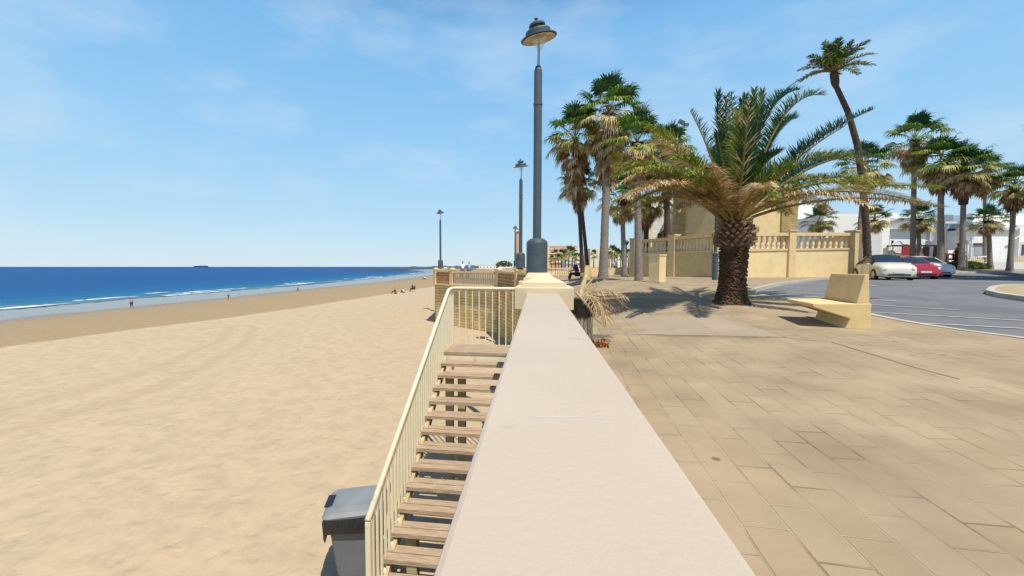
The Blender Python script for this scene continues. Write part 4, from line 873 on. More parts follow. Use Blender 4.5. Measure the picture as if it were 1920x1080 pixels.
# ------------------------------------------------------------ yellow terrace wall with balustrade
def wallz(mb, p, q, zp, zq, th, m=0, off=0):
    p = Vector((p[0], p[1], 0)); q = Vector((q[0], q[1], 0)); d = (q - p).normalized(); n = Vector((d.y, -d.x, 0)); a, c = n * (off - th / 2), n * (off + th / 2); Z = lambda z: Vector((0, 0, z))
    vs = [p + a + Z(zp[0]), q + a + Z(zq[0]), q + c + Z(zq[0]), p + c + Z(zp[0]), p + a + Z(zp[1]), q + a + Z(zq[1]), q + c + Z(zq[1]), p + c + Z(zp[1])]
    mb.add(vs, [(3, 2, 1, 0), (4, 5, 6, 7), (0, 1, 5, 4), (1, 2, 6, 5), (2, 3, 7, 6), (3, 0, 4, 7)], m)
YP = [(atd(1189, 519, 31.5), 3.36), (atd(1262, 519, 28.1), 3.38), (atd(1343, 520, 25.4), 3.40), (atd(1477, 517, 26.0), 3.50), (atd(1594, 512, 27.6), 3.62)]
T = thing('terrace_wall', 'high yellow rendered wall topped by a stone balustrade, behind the squat date palm', 'wall', YP[2][0])
BM2 = balmesh(.80, n=10, rs=1.55)
NB = [9, 11, 12, 10]
for i in range(4):
    (p, zp), (q, zq) = YP[i], YP[i + 1]; P2, Q2 = Vector((p.x, p.y)), Vector((q.x, q.y)); d = (Q2 - P2).normalized(); a, c = P2 + d * .22, Q2 - d * .22
    f = lambda o: ((0, zp + o), (0, zq + o))
    b = MB(); wallz(b, a, c, (.2, zp - 1.26), (.2, zq - 1.26), .34); b.build('wall_body', M['roughcast'] if i < 2 else M['render'], T)  # left sections use darker roughcast, their shade put into its colour
    b = MB(); wallz(b, a, c, (zp - 1.258, zp - 1.14), (zq - 1.258, zq - 1.14), .44); b.build('plinth_rail', M['stonepost'], T)
    b = MB(); wallz(b, a, c, (zp - .32, zp - .12), (zq - .32, zq - .12), .50); b.build('top_rail', M['stonepost'], T)
    for k in range(NB[i]):
        t = (k + .5) / NB[i]; cc = a.lerp(c, t); z = zp + (zq - zp) * (.22 / (Q2 - P2).length + t * (1 - .44 / (Q2 - P2).length)) - 1.14; inst('baluster', BM2, (cc.x, cc.y, z), T)
    rz = math.atan2(d.y, d.x)
for i, (p, z) in enumerate(YP):
    d = (YP[min(i + 1, 4)][0] - YP[max(i - 1, 0)][0]); rz = math.atan2(d.y, d.x)
    b = MB(); b.box((p.x, p.y, (.2 + z - .02) / 2), (.52, .56, z - .22), rz); b.box((p.x, p.y, z + .02), (.62, .66, .08), rz); b.build('pier', M['stonepost'], T)
e = YP[4][0]; b = MB(); wallz(b, e + Vector((.1, .3, 0)), e + Vector((1.2, 6, 0)), (.2, 3.4), (.2, 3.4), .34); b.build('return_wall', M['render'], T)
s0 = YP[0][0]; b = MB(); wallz(b, s0 + Vector((-.05, .3, 0)), Vector(atd(1186, 519, 37)), (.1, 3.1), (.1, 3.1), .34); b.build('return_wall', M['render'], T)
# electricity cabinet
p = atg(1232, 529); p.z -= .02; T = thing('service_cabinet', 'plain square yellow service box standing before the terrace wall', 'cabinet', p)
b = MB(); b.box(p + Vector((0, 0, .61)), (.52, .52, 1.18), rad(42)); b.build('cabinet_body', M['render'], T, bevel=.01)
b = MB(); b.box(p + Vector((0, 0, 1.235)), (.56, .56, .06), rad(42)); b.build('cap', M['render'], T)
b = MB(); b.box(p + Vector((.0, -.0, .03)), (.7, .7, .06), rad(42)); b.build('plinth', M['coping'], T)

# ------------------------------------------------------------ buildings
def fbox(mb, x0, x1, y0, y1, D, th=.3, front=0.0, m=0):
    """box whose front face fills the given picture rectangle on the facade plane at depth D"""
    a = atd(x0, y1, D); c = atd(x1, y0, D); a2 = atd(x1, y1, D); w_ = (a2 - a).length
    zc = (a.z + c.z) / 2; mid = (a + a2) / 2; ctr = Vector((mid.x, mid.y, zc)) + _F0 * (th / 2 - front); mb.box(ctr, (w_, th, abs(c.z - a.z)), YAW, m)
def part(T, name, m, D, rects, th=.3, front=0.0, parent=None):
    o = None
    for r in rects: b = MB(); fbox(b, *r, D, th, front); o = b.build(name, M[m] if isinstance(m, str) else m, parent or T)
    return o
DV = 42.0
def moulding(T, x0, x1, y, D, h=5, parent=None):
    a, c = atd(x0, y, D), atd(x1, y, D); w_ = (c - a).length; d = (c - a).normalized(); hh = h / F_PX * D; P_ = []
    for k in range(13):
        t = k / 12; zz = hh * (math.sin(math.pi * max(0, min(1, (t - .22) / .56))) ** .8 if .22 < t < .78 else 0); P_.append(a + d * (w_ * t) + Vector((0, 0, zz)) - _F0 * .12)
    b = MB(); b.tube(P_, .07, 6); return b.build('arched_moulding', M['mould'], T)
# villa, left block with car park entrance
T = thing('white_villa', 'long low white villa with dark canopy, gate and red sign behind the parked cars', 'building', atd(1640, 510, DV))
b = MB(); fbox(b, 1540, 1664, 404, 512, DV, 9); b.build('wall', M['white'], T)
b = MB(); fbox(b, 1664, 1764, 414, 512, DV, 8, -.5); b.build('wall', M['white'], T)
part(T, 'cornice', 'mould', DV, [(1536, 1668, 398, 404), (1536, 1668, 421, 424), (1660, 1768, 409, 414), (1664, 1764, 428, 430)], .5, .18)
part(T, 'shaded_bay', 'whitesh', DV, [(1601, 1649, 430, 512)], .3, .08)  # shade on this bay is put in as a greyer render
part(T, 'string_course', 'mould', DV, [(1651, 1664, 440 + 7 * k, 442 + 7 * k) for k in range(8)], .3, .03)
part(T, 'canopy', 'black', DV, [(1660, 1741, 460, 462.5)], .9, .9)
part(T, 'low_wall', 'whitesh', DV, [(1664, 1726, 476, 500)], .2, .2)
part(T, 'gate', 'wood', DV, [(1728, 1739, 463, 500)], .1, .1)
part(T, 'window', 'glass', DV, [(1690, 1722, 464, 474)], .1, .1)
moulding(T, 1668, 1696, 458, DV, 6); moulding(T, 1722, 1748, 457, DV, 6)
part(T, 'gate_pier', 'white', DV, [(1747, 1761, 470, 505)], .8, 1.4)
part(T, 'roof_parapet', 'white', DV, [(1590, 1760, 390, 400)], 3, -4)
T = thing('wall_sign', 'dark red square sign hanging at the villa entrance above the cars', 'sign', atd(1678, 470, DV - 1.2))
part(T, 'board', 'red', DV, [(1669, 1687, 462, 479)], .08, 1.2); part(T, 'hanger', 'black', DV, [(1677, 1679, 459, 463)], .04, 1.2)
T = thing('small_sign', 'small white sign with a dark symbol, left of the red square sign', 'sign', atd(1661, 455, DV - .5))
part(T, 'board', 'white', DV, [(1657, 1667, 449, 461)], .06, .6); part(T, 'symbol', 'black', DV, [(1660, 1664, 451.5, 456), (1660, 1661.2, 456, 459)], .02, .63); part(T, 'pole', 'galv', DV, [(1661.3, 1662.3, 461, 503)], .06, .6)
# grey annexe with two windows far left
T = thing('grey_white_house', 'plain pale house with a dark window seen over the terrace balustrade', 'house', atd(1515, 510, 46))
b = MB(); fbox(b, 1488, 1546, 384, 512, 46, 8); b.build('wall', M['white'], T); part(T, 'cornice', 'mould', 46, [(1486, 1549, 379, 385)], .5, .2)
f_ = part(T, 'window', 'whitesh', 46, [(1494, 1522, 400, 440)], .2, .08); part(T, 'pane', 'glass', 46, [(1497, 1507, 412, 436), (1510, 1519, 404, 436)], .1, .12, parent=f_)
# right villa
D2 = 41.0
T = thing('white_house', 'ornate white house with striped corner quoins, arched mouldings and small balustrade at the right edge', 'house', atd(1860, 505, D2))
b = MB(); fbox(b, 1797, 1897, 432, 510, D2, 8); b.build('wall', M['white'], T)
b = MB(); fbox(b, 1764, 1797, 420, 510, D2, 6, -1.2); b.build('wall', M['whitesh'], T)
b = MB(); fbox(b, 1897, 2080, 428, 510, D2, 8, .4); b.build('wall', M['white'], T)
part(T, 'cornice', 'mould', D2, [(1794, 1900, 427, 432), (1762, 1797, 416, 420), (1895, 2082, 423, 428)], .6, .5)
part(T, 'roof', M['shutter'], D2, [(1790, 1866, 414, 427)], 4, -1); part(T, 'upper_storey', 'white', D2, [(1866, 2080, 396, 424), (1768, 1830, 398, 416)], 4, -2)
part(T, 'quoin', 'mould', D2, [(1797, 1806, 436 + 8 * k, 440.5 + 8 * k) for k in range(7)] + [(1862, 1886, 436 + 8 * k, 440.5 + 8 * k) for k in range(6)], .2, .06)
for x0, x1 in ((1820, 1850), (1899, 1925), (1940, 1970)):
    f_ = part(T, 'window', 'mould', D2, [(x0, x1, 455, 481)], .2, .10 if x0 < 1890 else .5)
    part(T, 'pane', 'glass' if x0 > 1890 else 'shutter', D2, [(x0 + 3, x1 - 3, 459, 479)], .1, .13 if x0 < 1890 else .53, parent=f_)
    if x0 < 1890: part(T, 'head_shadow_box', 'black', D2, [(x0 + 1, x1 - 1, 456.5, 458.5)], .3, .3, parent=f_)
    moulding(T, x0 - 6, x1 + 6, 448, D2 - (.4 if x0 > 1890 else 0), 6)
part(T, 'door', 'wood', D2, [(1772, 1781, 461, 492)], .1, -1.1)
for k in range(14):
    x = 1812 + k * 3.4
    if 1850 < x < 1897: continue
    c = atd(x, 492, D2 - 1.0); inst('baluster', balmesh(.5, n=6), (c.x, c.y, c.z), T)
for k in range(12): c = atd(1900 + k * 3.6, 492, D2 - 1.0); inst('baluster', balmesh(.6, n=6), (c.x, c.y, c.z), T)
part(T, 'balcony_rail', 'white', D2, [(1808, 1858, 480.5, 482.5), (1897, 1945, 477, 480)], .25, 1.15)
part(T, 'garden_wall', 'whitesh', D2, [(1808, 1894, 492, 506), (1897, 2080, 492, 508)], .3, 1.2)
# wooden garden frame
T = thing('garden_arbour', 'dark brown wooden frame in the garden between the two white houses', 'arbour', atd(1785, 503, 38))
part(T, 'post', 'wood', 38, [(1775, 1778, 478, 503), (1796, 1800, 478, 503)], .15); part(T, 'beam', 'wood', 38, [(1770, 1804, 475, 478)], .3); part(T, 'slats', 'wood', 38, [(1778, 1796, 484, 488)], .1)
# monument with brick pilasters
T = thing('yellow_monument', 'tall yellow monument block with brown brick corner pilasters behind the terrace wall', 'monument', atd(1345, 505, 32.5))
zt = atd(1400, 335, 33).z
L1, C1, R1 = atd(1262, 500, 36), atd(1345, 500, 32.6), atd(1488, 500, 33.6); Lx, Rx = L1 + Vector((2.6, 6, 0)), R1 + Vector((-1, 6, 0))
def pr(pts, z0, z1, m, name):
    b = MB(); b.prism([Vector((p.x, p.y, z0)) for p in pts], (0, 0, 0), (0, 0, z1 - z0)); return b.build(name, M[m], T)
pr([L1, C1, R1, Rx, Lx], .4, zt, 'render', 'wall')
def along(a, c, t): return a.lerp(c, t)
for a, c, t0, t1 in ((L1, C1, -.01, .26), (C1, R1, .80, 1.01)):
    b = MB(); wallrun(b, along(a, c, t0), along(a, c, t1), .4, zt - .01, .30); b.build('brick_pilaster', M['brickp'], T)
for a, c in ((L1, C1), (C1, R1)): b = MB(); wallrun(b, along(a, c, -.02), along(a, c, 1.02), zt, zt + .28, .7); b.build('cornice', M['stonepost'], T)
for x, y in ((1285, 335), (1478, 330)):
    c = atd(x, y, 34.4); b = MB(); b.box(c + Vector((0, 0, .1)), (1.0, 1.0, .5), YAW); b.lathe([(.45, .35), (.52, .55), (.5, .8), (.33, 1.05), (.08, 1.15)], 14, c); b.build('finial', M['render_pale'], T)
T = thing('white_tower', 'white ashlar tower wall with vertical slit, left of the yellow monument', 'building', atd(1236, 505, 39))
b = MB(); fbox(b, 1216, 1262, 366, 508, 39, 4); b.build('wall', M['ashlar'], T); part(T, 'slit', 'black', 39, [(1233, 1235, 400, 436)], .1, .02); part(T, 'corner_strip', 'cream', 39, [(1214, 1221, 366, 508)], .3, .12)
T = thing('floodlight_mast', 'thin white floodlight mast rising above the fronds left of the squat palm', 'mast', atd(1284, 500, 60))
b = MB(); b.tube([atd(1285, 500, 60), atd(1285, 236, 60)], .12, 8); b.build('mast', M['white'], T)
b = MB(); b.box(atd(1278, 229, 60), (.9, .4, .5), YAW, M=Matrix.Rotation(YAW, 3, 'Z') @ Matrix.Rotation(rad(25), 3, 'Y')); b.build('floodlight', M['lamp'], T); b = MB(); b.box(atd(1287, 234, 60), (.6, .4, .4), YAW); b.build('floodlight', M['lamp'], T)
# street sign post by the white house
T = thing('street_sign', 'thin grey sign pole with a small white plate before the white house', 'sign post', atd(1813, 506, 33))
b = MB(); b.tube([atd(1813, 506, 33), atd(1813, 452, 33)], .04, 6); b.build('pole', M['galv'], T); part(T, 'plate', 'white', 33, [(1811.5, 1820, 449, 458)], .03)
# hedge and garden
rnd = random.Random(9)
def leafmass(name, m, c, rx, ry, h, n, s, label, kind='stuff'):
    b = MB()
    for k in range(n):
        a, r = rnd.random() * 6.28, math.sqrt(rnd.random()); z = rnd.random() ** .7 * h * (1 - .5 * r * r); q = Vector((rx * r * math.cos(a), ry * r * math.sin(a), z)); q = Matrix.Rotation(YAW, 3, 'Z') @ q + c
        Mx = Matrix.Rotation(rnd.random() * 6, 3, Vector((rnd.random() - .5, rnd.random() - .5, rnd.random())).normalized()); v = [Mx @ Vector(p) * s + q for p in ((-.5, 0, 0), (0, -.25, .1), (.6, 0, 0), (0, .25, .1))]; b.add(v, [(0, 1, 2, 3)])
    o = b.build(name, M[m]); return tag(o, label, 'shrub', None, kind)
tag(leafmass('hedge', 'hedge', atd(1805, 506, 34.5), 2.4, .9, .75, 1800, .22, 'x'), 'low green hedge at the foot of the garden palms beside the white car', 'hedge', None, 'stuff')
c = atd(1796, 505, 34); tag(leafmass('dark_shrub', 'wood', c, .35, .35, 2.3, 500, .25, 'x'), 'dark narrow upright shrub beside the shaggy palm trunk', 'shrub', None, 'stuff')
for k, (x, lab) in enumerate(((1247, 'small green bush behind the left part of the terrace balustrade'),)):
    tag(leafmass('green_shrub', 'hedge', atd(x, 448, 32), .6, .5, .7, 400, .16, 'x'), lab, 'shrub', None, 'stuff')

# ------------------------------------------------------------ cars
def loftcar(name, label, pos, head, St, mp_, roofm=None, zb=.17):
    """St: (x, halfwidth, z_belt, z_top, half roof width); x forward, origin under the front bumper"""
    T = thing(name, label, 'car', (0, 0, 0), 'cars parked side by side')
    P = {}
    def ring(s):
        x, hw, zbelt, ztop, rw = s; lo = zb + (.06 if abs(x - St[0][0]) < .2 or abs(x - St[-1][0]) < .2 else 0)
        h = [(hw * .80, lo), (hw * .97, lo + .08), (hw, (lo + zbelt) * .5), (hw * .985, zbelt - .10), (hw * .93, zbelt), ((hw * .93 + rw) / 2 + .01, (zbelt + ztop) / 2), (rw, ztop - .05 * (ztop > zbelt + .2)), (rw * .6, ztop), (0, ztop + .015)]
        return [Vector((x, y, z)) for y, z in h] + [Vector((x, -y, z)) for y, z in h[-2::-1]]
    R_ = [ring(s) for s in St]; n = len(R_[0]); me = MB(); names = {}
    def add(pn, face): P.setdefault(pn, MB()).add(face, [tuple(range(len(face)))])
    for i in range(len(R_) - 1):
        a, c = St[i], St[i + 1]; cab = a[3] > a[2] + .25 and c[3] > c[2] + .25; trans = (a[3] > a[2] + .25) != (c[3] > c[2] + .25)
        for k in range(n - 1):
            f = [R_[i][k], R_[i][k + 1], R_[i + 1][k + 1], R_[i + 1][k]]; kk = k if k < 8 else n - 2 - k
            if kk < 4: pn = 'body'
            elif cab: pn = 'side_window' if kk in (4, 5) else 'roof'
            elif trans: pn = ('windscreen' if c[0] > -2 or a[0] > -2 else 'rear_window') if kk >= 4 else 'body'
            else: pn = 'body'
            if pn == 'side_window' and (kk == 5 and False): pn = 'roof'
            add(pn, f)
    add('body', R_[0][::-1]); add('body', R_[-1]); und = MB(); 
    for i in range(len(R_) - 1): add('body', [R_[i][0], R_[i + 1][0], R_[i + 1][-1], R_[i][-1]])
    mm = dict(body=mp_, side_window=M['carwin'], windscreen=M['carwin'], rear_window=roofm or M['carwin'], roof=roofm or mp_)
    for pn, q in P.items():
        import bmesh
        me = bpy.data.meshes.new(pn); me.from_pydata([tuple(v) for v in q.v], [], q.f); bm = bmesh.new(); bm.from_mesh(me); bmesh.ops.remove_doubles(bm, verts=bm.verts, dist=.001); bmesh.ops.recalc_face_normals(bm, faces=bm.faces)
        bm.to_mesh(me); bm.free(); me.materials.append(mm[pn]); me.polygons.foreach_set('use_smooth', [True] * len(me.polygons))
        o = bpy.data.objects.new(pn, me); COL.objects.link(o); o.parent = T
        try: me.set_sharp_from_angle(angle=rad(35))
        except Exception: pass
    L = -St[-1][0]; hw = max(s[1] for s in St)
    # pillars
    for i, s in enumerate(St):
        if i and ((s[3] > s[2] + .25) != (St[i - 1][3] > St[i - 1][2] + .25)):
            a, c = (St[i - 1], s)
            for sy in (-1, 1):
                b = MB(); b.tube([(a[0], sy * (a[1] * .93 if a[3] <= a[2] + .25 else a[4]), a[2] if a[3] <= a[2] + .25 else a[3] - .04), (c[0], sy * (c[1] * .93 if c[3] <= c[2] + .25 else c[4]), c[2] if c[3] <= c[2] + .25 else c[3] - .04)], .035, 6); b.build('pillar', roofm if (roofm and i > 4) else mp_, T)
    Mx = Matrix.Rotation(rad(90), 3, 'X')
    for x in (-.82, -L + .78):
        for sy in (-1, 1):
            b = MB(); b.lathe([(.36, -.01), (.37, .012)], 24, (x, sy * (hw - .005), .33), M=Mx); b.build('wheel_arch', M['black'], T)
            b = MB(); b.lathe([(.2, -.09), (.30, -.09), (.315, -.06), (.315, .06), (.30, .09), (.2, .09)], 24, (x, sy * (hw - .075), .315), M=Mx); wh = b.build('wheel', M['tyre'], T, smooth='auto')
            b = MB(); b.lathe([(.0, -.095), (.2, -.095), (.21, -.085), (.21, .085), (.2, .095), (0, .095)], 16, (x, sy * (hw - .075), .315), M=Mx); r_ = b.build('rim', M['rim'], wh)
            b = MB()
            for k in range(6): a = k * math.pi / 3; b.box((x + .12 * math.cos(a), sy * (hw + .024), .315 + .12 * math.sin(a)), (.06, .006, .06), M=Matrix.Rotation(-a, 3, 'Y'))
            b.build('spokes', M['black'], r_)
    for sy in (-1, 1):
        b = MB(); b.lathe([(0.0, -.04), (.10, -.03), (.12, 0), (.10, .03), (0, .04)], 14, (-.11, sy * (hw * .76), .66), M=Matrix.Rotation(sy * rad(38), 3, 'Z') @ Matrix.Rotation(rad(78), 3, 'Y') @ Matrix.Diagonal((1, 1.3, 1.6))); b.build('headlight', M['lens'], T, smooth=True)
        b = MB(); b.box((-1.35, sy * (hw + .07), .95), (.12, .18, .12)); b.build('mirror', mp_, T, bevel=.03)
        b = MB(); b.box((-2.1, sy * (hw * .985 + .004), .72), (.14, .02, .025)); b.build('door_handle', M['rim'] if mp_ != M['beige'] else mp_, T)
        for xx in (-1.30, -2.40): b = MB(); b.box((xx, sy * (hw - .003), .58), (.012, .012, .62)); b.build('door_gap', M['black'], T)
    b = MB(); b.box((.012, 0, .32), (.04, 1.0, .09)); b.build('grille', M['black'], T, bevel=.01)
    b = MB(); b.box((.02, 0, .46), (.02, .52, .11)); b.build('number_plate', M['plate'], T)
    T.location = pos; T.rotation_euler = (0, 0, head); return T
hd = math.atan2(-.957, -.29)
def carat(px, py, D): p = atd(px, py, D); return Vector((p.x, p.y, roadz(p.x, p.y)))
beetle = [(0, .60, .50, .56, .45), (-.06, .76, .66, .74, .58), (-.2, .84, .78, .88, .60), (-.5, .87, .88, .99, .58), (-.95, .87, .92, 1.05, .60), (-1.2, .86, .92, 1.06, .66), (-1.75, .86, .95, 1.47, .60), (-2.2, .86, .95, 1.54, .60), (-2.8, .86, .95, 1.50, .58), (-3.2, .86, .94, 1.30, .56), (-3.5, .85, .92, 1.02, .62), (-3.85, .80, .80, .88, .58), (-4.05, .68, .60, .66, .5), (-4.12, .5, .45, .47, .4)]
loftcar('convertible_car', 'cream convertible car with closed black soft top, nearest of the parked cars', carat(1686, 522, 23.2), hd, beetle, M['beige'], M['softtop'])
hatch = [(0, .64, .52, .58, .5), (-.06, .80, .68, .76, .6), (-.25, .86, .78, .86, .66), (-.7, .88, .82, .92, .68), (-1.05, .88, .90, 1.0, .72), (-1.75, .88, .93, 1.40, .64), (-2.4, .88, .95, 1.50, .66), (-3.3, .88, .97, 1.47, .64), (-3.8, .87, .96, 1.30, .62), (-4.05, .86, .9, 1.0, .68), (-4.18, .80, .60, .64, .6), (-4.22, .7, .45, .47, .6)]
loftcar('hatchback_car', 'bright red hatchback parked between the cream convertible and the white car', carat(1736, 520, 25.0), hd + rad(4), hatch, M['redp'])
loftcar('white_car', 'white saloon car parked furthest right, mostly hidden behind the red one', carat(1764, 518, 27.2), hd + rad(6), hatch, M['whitep'])

# ------------------------------------------------------------ people
def skinmesh(name, verts, edges, radii, m, parent, root=0, sub=2):
    off = PL.get(parent.name, Vector()) if parent else Vector()
    me = bpy.data.meshes.new(name); me.from_pydata([tuple(Vector(v)) for v in verts], edges, []); me.materials.append(m)
    o = bpy.data.objects.new(name, me); COL.objects.link(o)
    o.modifiers.new('skin', 'SKIN').use_smooth_shade = True; s_ = o.modifiers.new('sub', 'SUBSURF'); s_.levels = sub; s_.render_levels = sub
    for i, r in enumerate(radii): me.skin_vertices[0].data[i].radius = (r, r)
    me.skin_vertices[0].data[root].use_root = True
    if parent: o.parent = parent
    return o
def person(label, loc, rz, pose='stand', scale=1.0, top='whitec', legs='jeans', hair='hair', group=None, seated_h=.45):
    T = thing('person', label, 'person', (0, 0, 0), group)
    # +y is the way the figure faces
    if pose == 'stand': hip = Vector((0, 0, .92)); kn = [Vector((s * .10, .05 + .08 * s, .49)) for s in (-1, 1)]; an = [Vector((s * .10, .10 * s, .09)) for s in (-1, 1)]; bend = .03
    elif pose == 'walk': hip = Vector((0, 0, .92)); kn = [Vector((-.09, .20, .50)), Vector((.09, .02, .49))]; an = [Vector((-.09, .26, .09)), Vector((.09, -.28, .14))]; bend = .06
    elif pose == 'chair': hip = Vector((0, 0, seated_h + .10)); kn = [Vector((s * .12, .42, seated_h + .08)) for s in (-1, 1)]; an = [Vector((s * .11, .52, .09)) for s in (-1, 1)]; bend = .12
    else: hip = Vector((0, 0, .12)); kn = [Vector((s * .16, .38, .46)) for s in (-1, 1)]; an = [Vector((s * .13, .62, .09)) for s in (-1, 1)]; bend = .10
    wa = hip + Vector((0, bend * .4, .20)); ch = hip + Vector((0, bend, .42)); ne = hip + Vector((0, bend * 1.2, .56)); hd1 = ne + Vector((0, .02, .13)); hd2 = ne + Vector((0, .01, .23))
    V = [hip, wa, ch, ne, hd1, hd2]; E_ = [(0, 1), (1, 2), (2, 3), (3, 4), (4, 5)]; Rr = [.13, .115, .14, .05, .085, .078]
    arms = []
    for s in (-1, 1):
        sh = ch + Vector((s * .17, 0, .06)); el = sh + Vector((s * .06, -.02 if pose in ('stand', 'walk') else .10, -.28)); wr = el + (Vector((0, .08, -.24)) if pose in ('stand', 'walk') else Vector((-s * .06, .22, -.08)))
        i = len(V); V += [sh, el, wr]; E_ += [(2, i), (i, i + 1), (i + 1, i + 2)]; Rr += [.055, .042, .03]; fd = (wr - el).normalized(); pl = wr + fd * .08; V.append(pl); Rr.append(.032); E_.append((i + 2, i + 3)); arms.append((sh, el, wr))
        for f in range(5):
            lt = Vector((0, (f - 2) * .018, 0)); l_ = (.04, .075, .085, .078, .06)[f]; V.append(pl + lt * 1.2 + fd * l_ * .6); V.append(pl + lt * 1.3 + fd * l_ + Vector((-s * .015, 0, 0))); k = len(V); E_ += [(i + 3, k - 2), (k - 2, k - 1)]; Rr += [.009, .008]
        hp_ = hip + Vector((s * .09, 0, -.02)); i = len(V); j = 0 if s < 0 else 1; V += [hp_, kn[j], an[j], an[j] + Vector((0, .14, -.05))]; E_ += [(0, i), (i, i + 1), (i + 1, i + 2), (i + 2, i + 3)]; Rr += [.09, .062, .042, .036]
    skinmesh('body', V, E_, Rr, M['skin'], T)
    skinmesh('shirt', [hip + Vector((0, 0, .05)), wa, ch, ne - Vector((0, 0, .03))] + [q for a in arms for q in (a[0], a[0].lerp(a[1], .75))], [(0, 1), (1, 2), (2, 3), (2, 4), (4, 5), (2, 6), (6, 7)], [.155, .14, .165, .07, .075, .062, .075, .062], M[top], T, 2)
    skinmesh('trousers', [hip + Vector((0, 0, .04))] + [q for j, s in enumerate((-1, 1)) for q in (hip + Vector((s * .095, 0, -.03)), kn[j], kn[j].lerp(an[j], .8))], [(0, 1), (1, 2), (2, 3), (0, 4), (4, 5), (5, 6)], [.15, .11, .08, .062, .11, .08, .062], M[legs], T)
    skinmesh('hair', [hd2 + Vector((0, -.02, .015)), hd2 + Vector((0, -.045, -.06))], [(0, 1)], [.088, .07], M[hair], T, 0, 2)
    for s in (-1, 1):
        b = MB(); b.lathe([(0, -.012), (.012, 0), (0, .012)], 6, hd1 + Vector((s * .03, .083, .04))); b.build('eye', M['black'], T)
    b = MB(); b.box(hd1 + Vector((0, .092, .01)), (.022, .03, .04)); b.build('nose', M['skin'], T, bevel=.006)
    for j in (0, 1): b = MB(); b.box(an[j] + Vector((0, .06, -.05)), (.09, .27, .08), taper=.75); b.build('shoe', M['whitec'] if top == 'navy' else M['darkc'], T, bevel=.02)
    T.location = loc; T.rotation_euler = (0, 0, rz); T.scale = (scale,) * 3; return T
# person sitting sideways on the small distant bench
c = bench2.matrix_basis @ Vector((depth * .55, bl * .5, 0)); person('person in navy top and white shoes leaning forward on the distant yellow bench', Vector((c.x, c.y, g(c.x, c.y))), ang - rad(8) - rad(90), 'chair', 1.0, 'navy', 'darkc')
p = atg(1153, 514.5); person('person in pale top and maroon trousers standing beside the thick grey left trunk', p, rad(150), 'stand', .92, 'whitec', 'redc')
for x, y, t_, h_, l_ in ((868, 509, 'whitec', 'hair', 'person with dark hair and white shirt sitting behind the bulging balustrade'), (880, 509, 'bluec', 'hairg', 'grey haired person in light blue shirt sitting behind the bulging balustrade')):
    p = atd(x, y, 39); p.z = g(p.x, p.y) + .35; person(l_, p, rad(20), 'chair', 1.0, t_, 'jeans', h_, seated_h=.45)
p = atd(874, 509, 39.3); T = thing('stone_seat', 'low cream block seat under the two people behind the balustrade', 'seat', (p.x, p.y, 0)); b = MB(); b.box((p.x, p.y + .1, .45), (2.2, .5, .75), rad(8)); b.build('block', M['coping'], T, bevel=.03)
def beachp(x, y, zguess, **k):
    p = atz(x, y, zguess)
    for _ in range(12): p = atz(x, y, sandz(p.x, p.y))
    return p
for x, y, lab, pose, sc, a, t_, l_ in ((247, 577, 'person in pink and dark clothes wading at the water line, leftmost on the beach', 'walk', .78, 60, 'pinkc', 'darkc'), (428, 561.5, 'person in pale blue top walking on the wet sand, middle one of the walkers', 'walk', .72, 10, 'bluec', 'jeans'), (559, 547, 'person in pink walking at the water line, farthest of the walkers', 'walk', .85, 120, 'pinkc', 'redc'),
                                    (742, 551, 'person in dark clothes sitting low on the sand, leftmost of three by the berm', 'ground', .95, 100, 'darkc', 'redc'), (757, 549, 'person bent low on the sand, middle one of the three by the berm', 'ground', .75, 70, 'whitec', 'darkc'), (775, 547, 'person in black sitting upright, rightmost of the three near the berm', 'chair', .95, 95, 'darkc', 'darkc'), (797, 524, 'tiny person in white resting on the far beach', 'ground', 1.6, 90, 'whitec', 'darkc')):
    q = beachp(x, y, -4); T_ = person(lab, q, rad(a), pose, sc, t_, l_)
q = beachp(775, 547, -4); T = thing('beach_chair', 'small dark folding chair under the person in black on the beach', 'chair', q)
b = MB(); b.box(q + Vector((0, 0, .40)), (.45, .45, .04), rad(95)); b.build('seat', M['darkc'], T); b = MB(); b.box(q + Vector((.24, 0, .68)), (.04, .45, .5)); b.build('backrest', M['darkc'], T)
for a in (-1, 1):
    for c in (-1, 1): b = MB(); b.tube([q + Vector((a * .19, c * .19, 0)), q + Vector((a * .19, c * .19, .39))], .015, 5); b.build('leg', M['galv'], T)

# ------------------------------------------------------------ distance
T = thing('far_balustrade', 'long pale yellow balustrade closing the promenade beyond the left palm clump', 'balustrade', atd(1100, 515, 45))
z0_ = .14; A_, B_, C_ = atd(985, 515, 46), atd(1074, 515, 45), atd(1215, 515, 44)
b = MB(); wallrun(b, A_, B_, z0_, .30, .4); b.build('plinth_rail', M['stonepost'], T); b = MB(); wallrun(b, A_, C_, .93, 1.08, .45); b.build('top_rail', M['stonepost'], T)
BM3 = balmesh(.63, n=8, rs=1.5)
for k in range(22): c = A_.lerp(B_, (k + .5) / 22); inst('baluster', BM3, (c.x, c.y, .30), T)
b = MB(); wallrun(b, B_, C_, z0_, .928, .3); b.build('wall_body', M['render'], T)
for t in (0, .22, .42, .66, 1): c = B_.lerp(C_, t); b = MB(); b.box((c.x, c.y, .62), (.42, .5, .96), YAW); b.build('post', M['stonepost'], T)
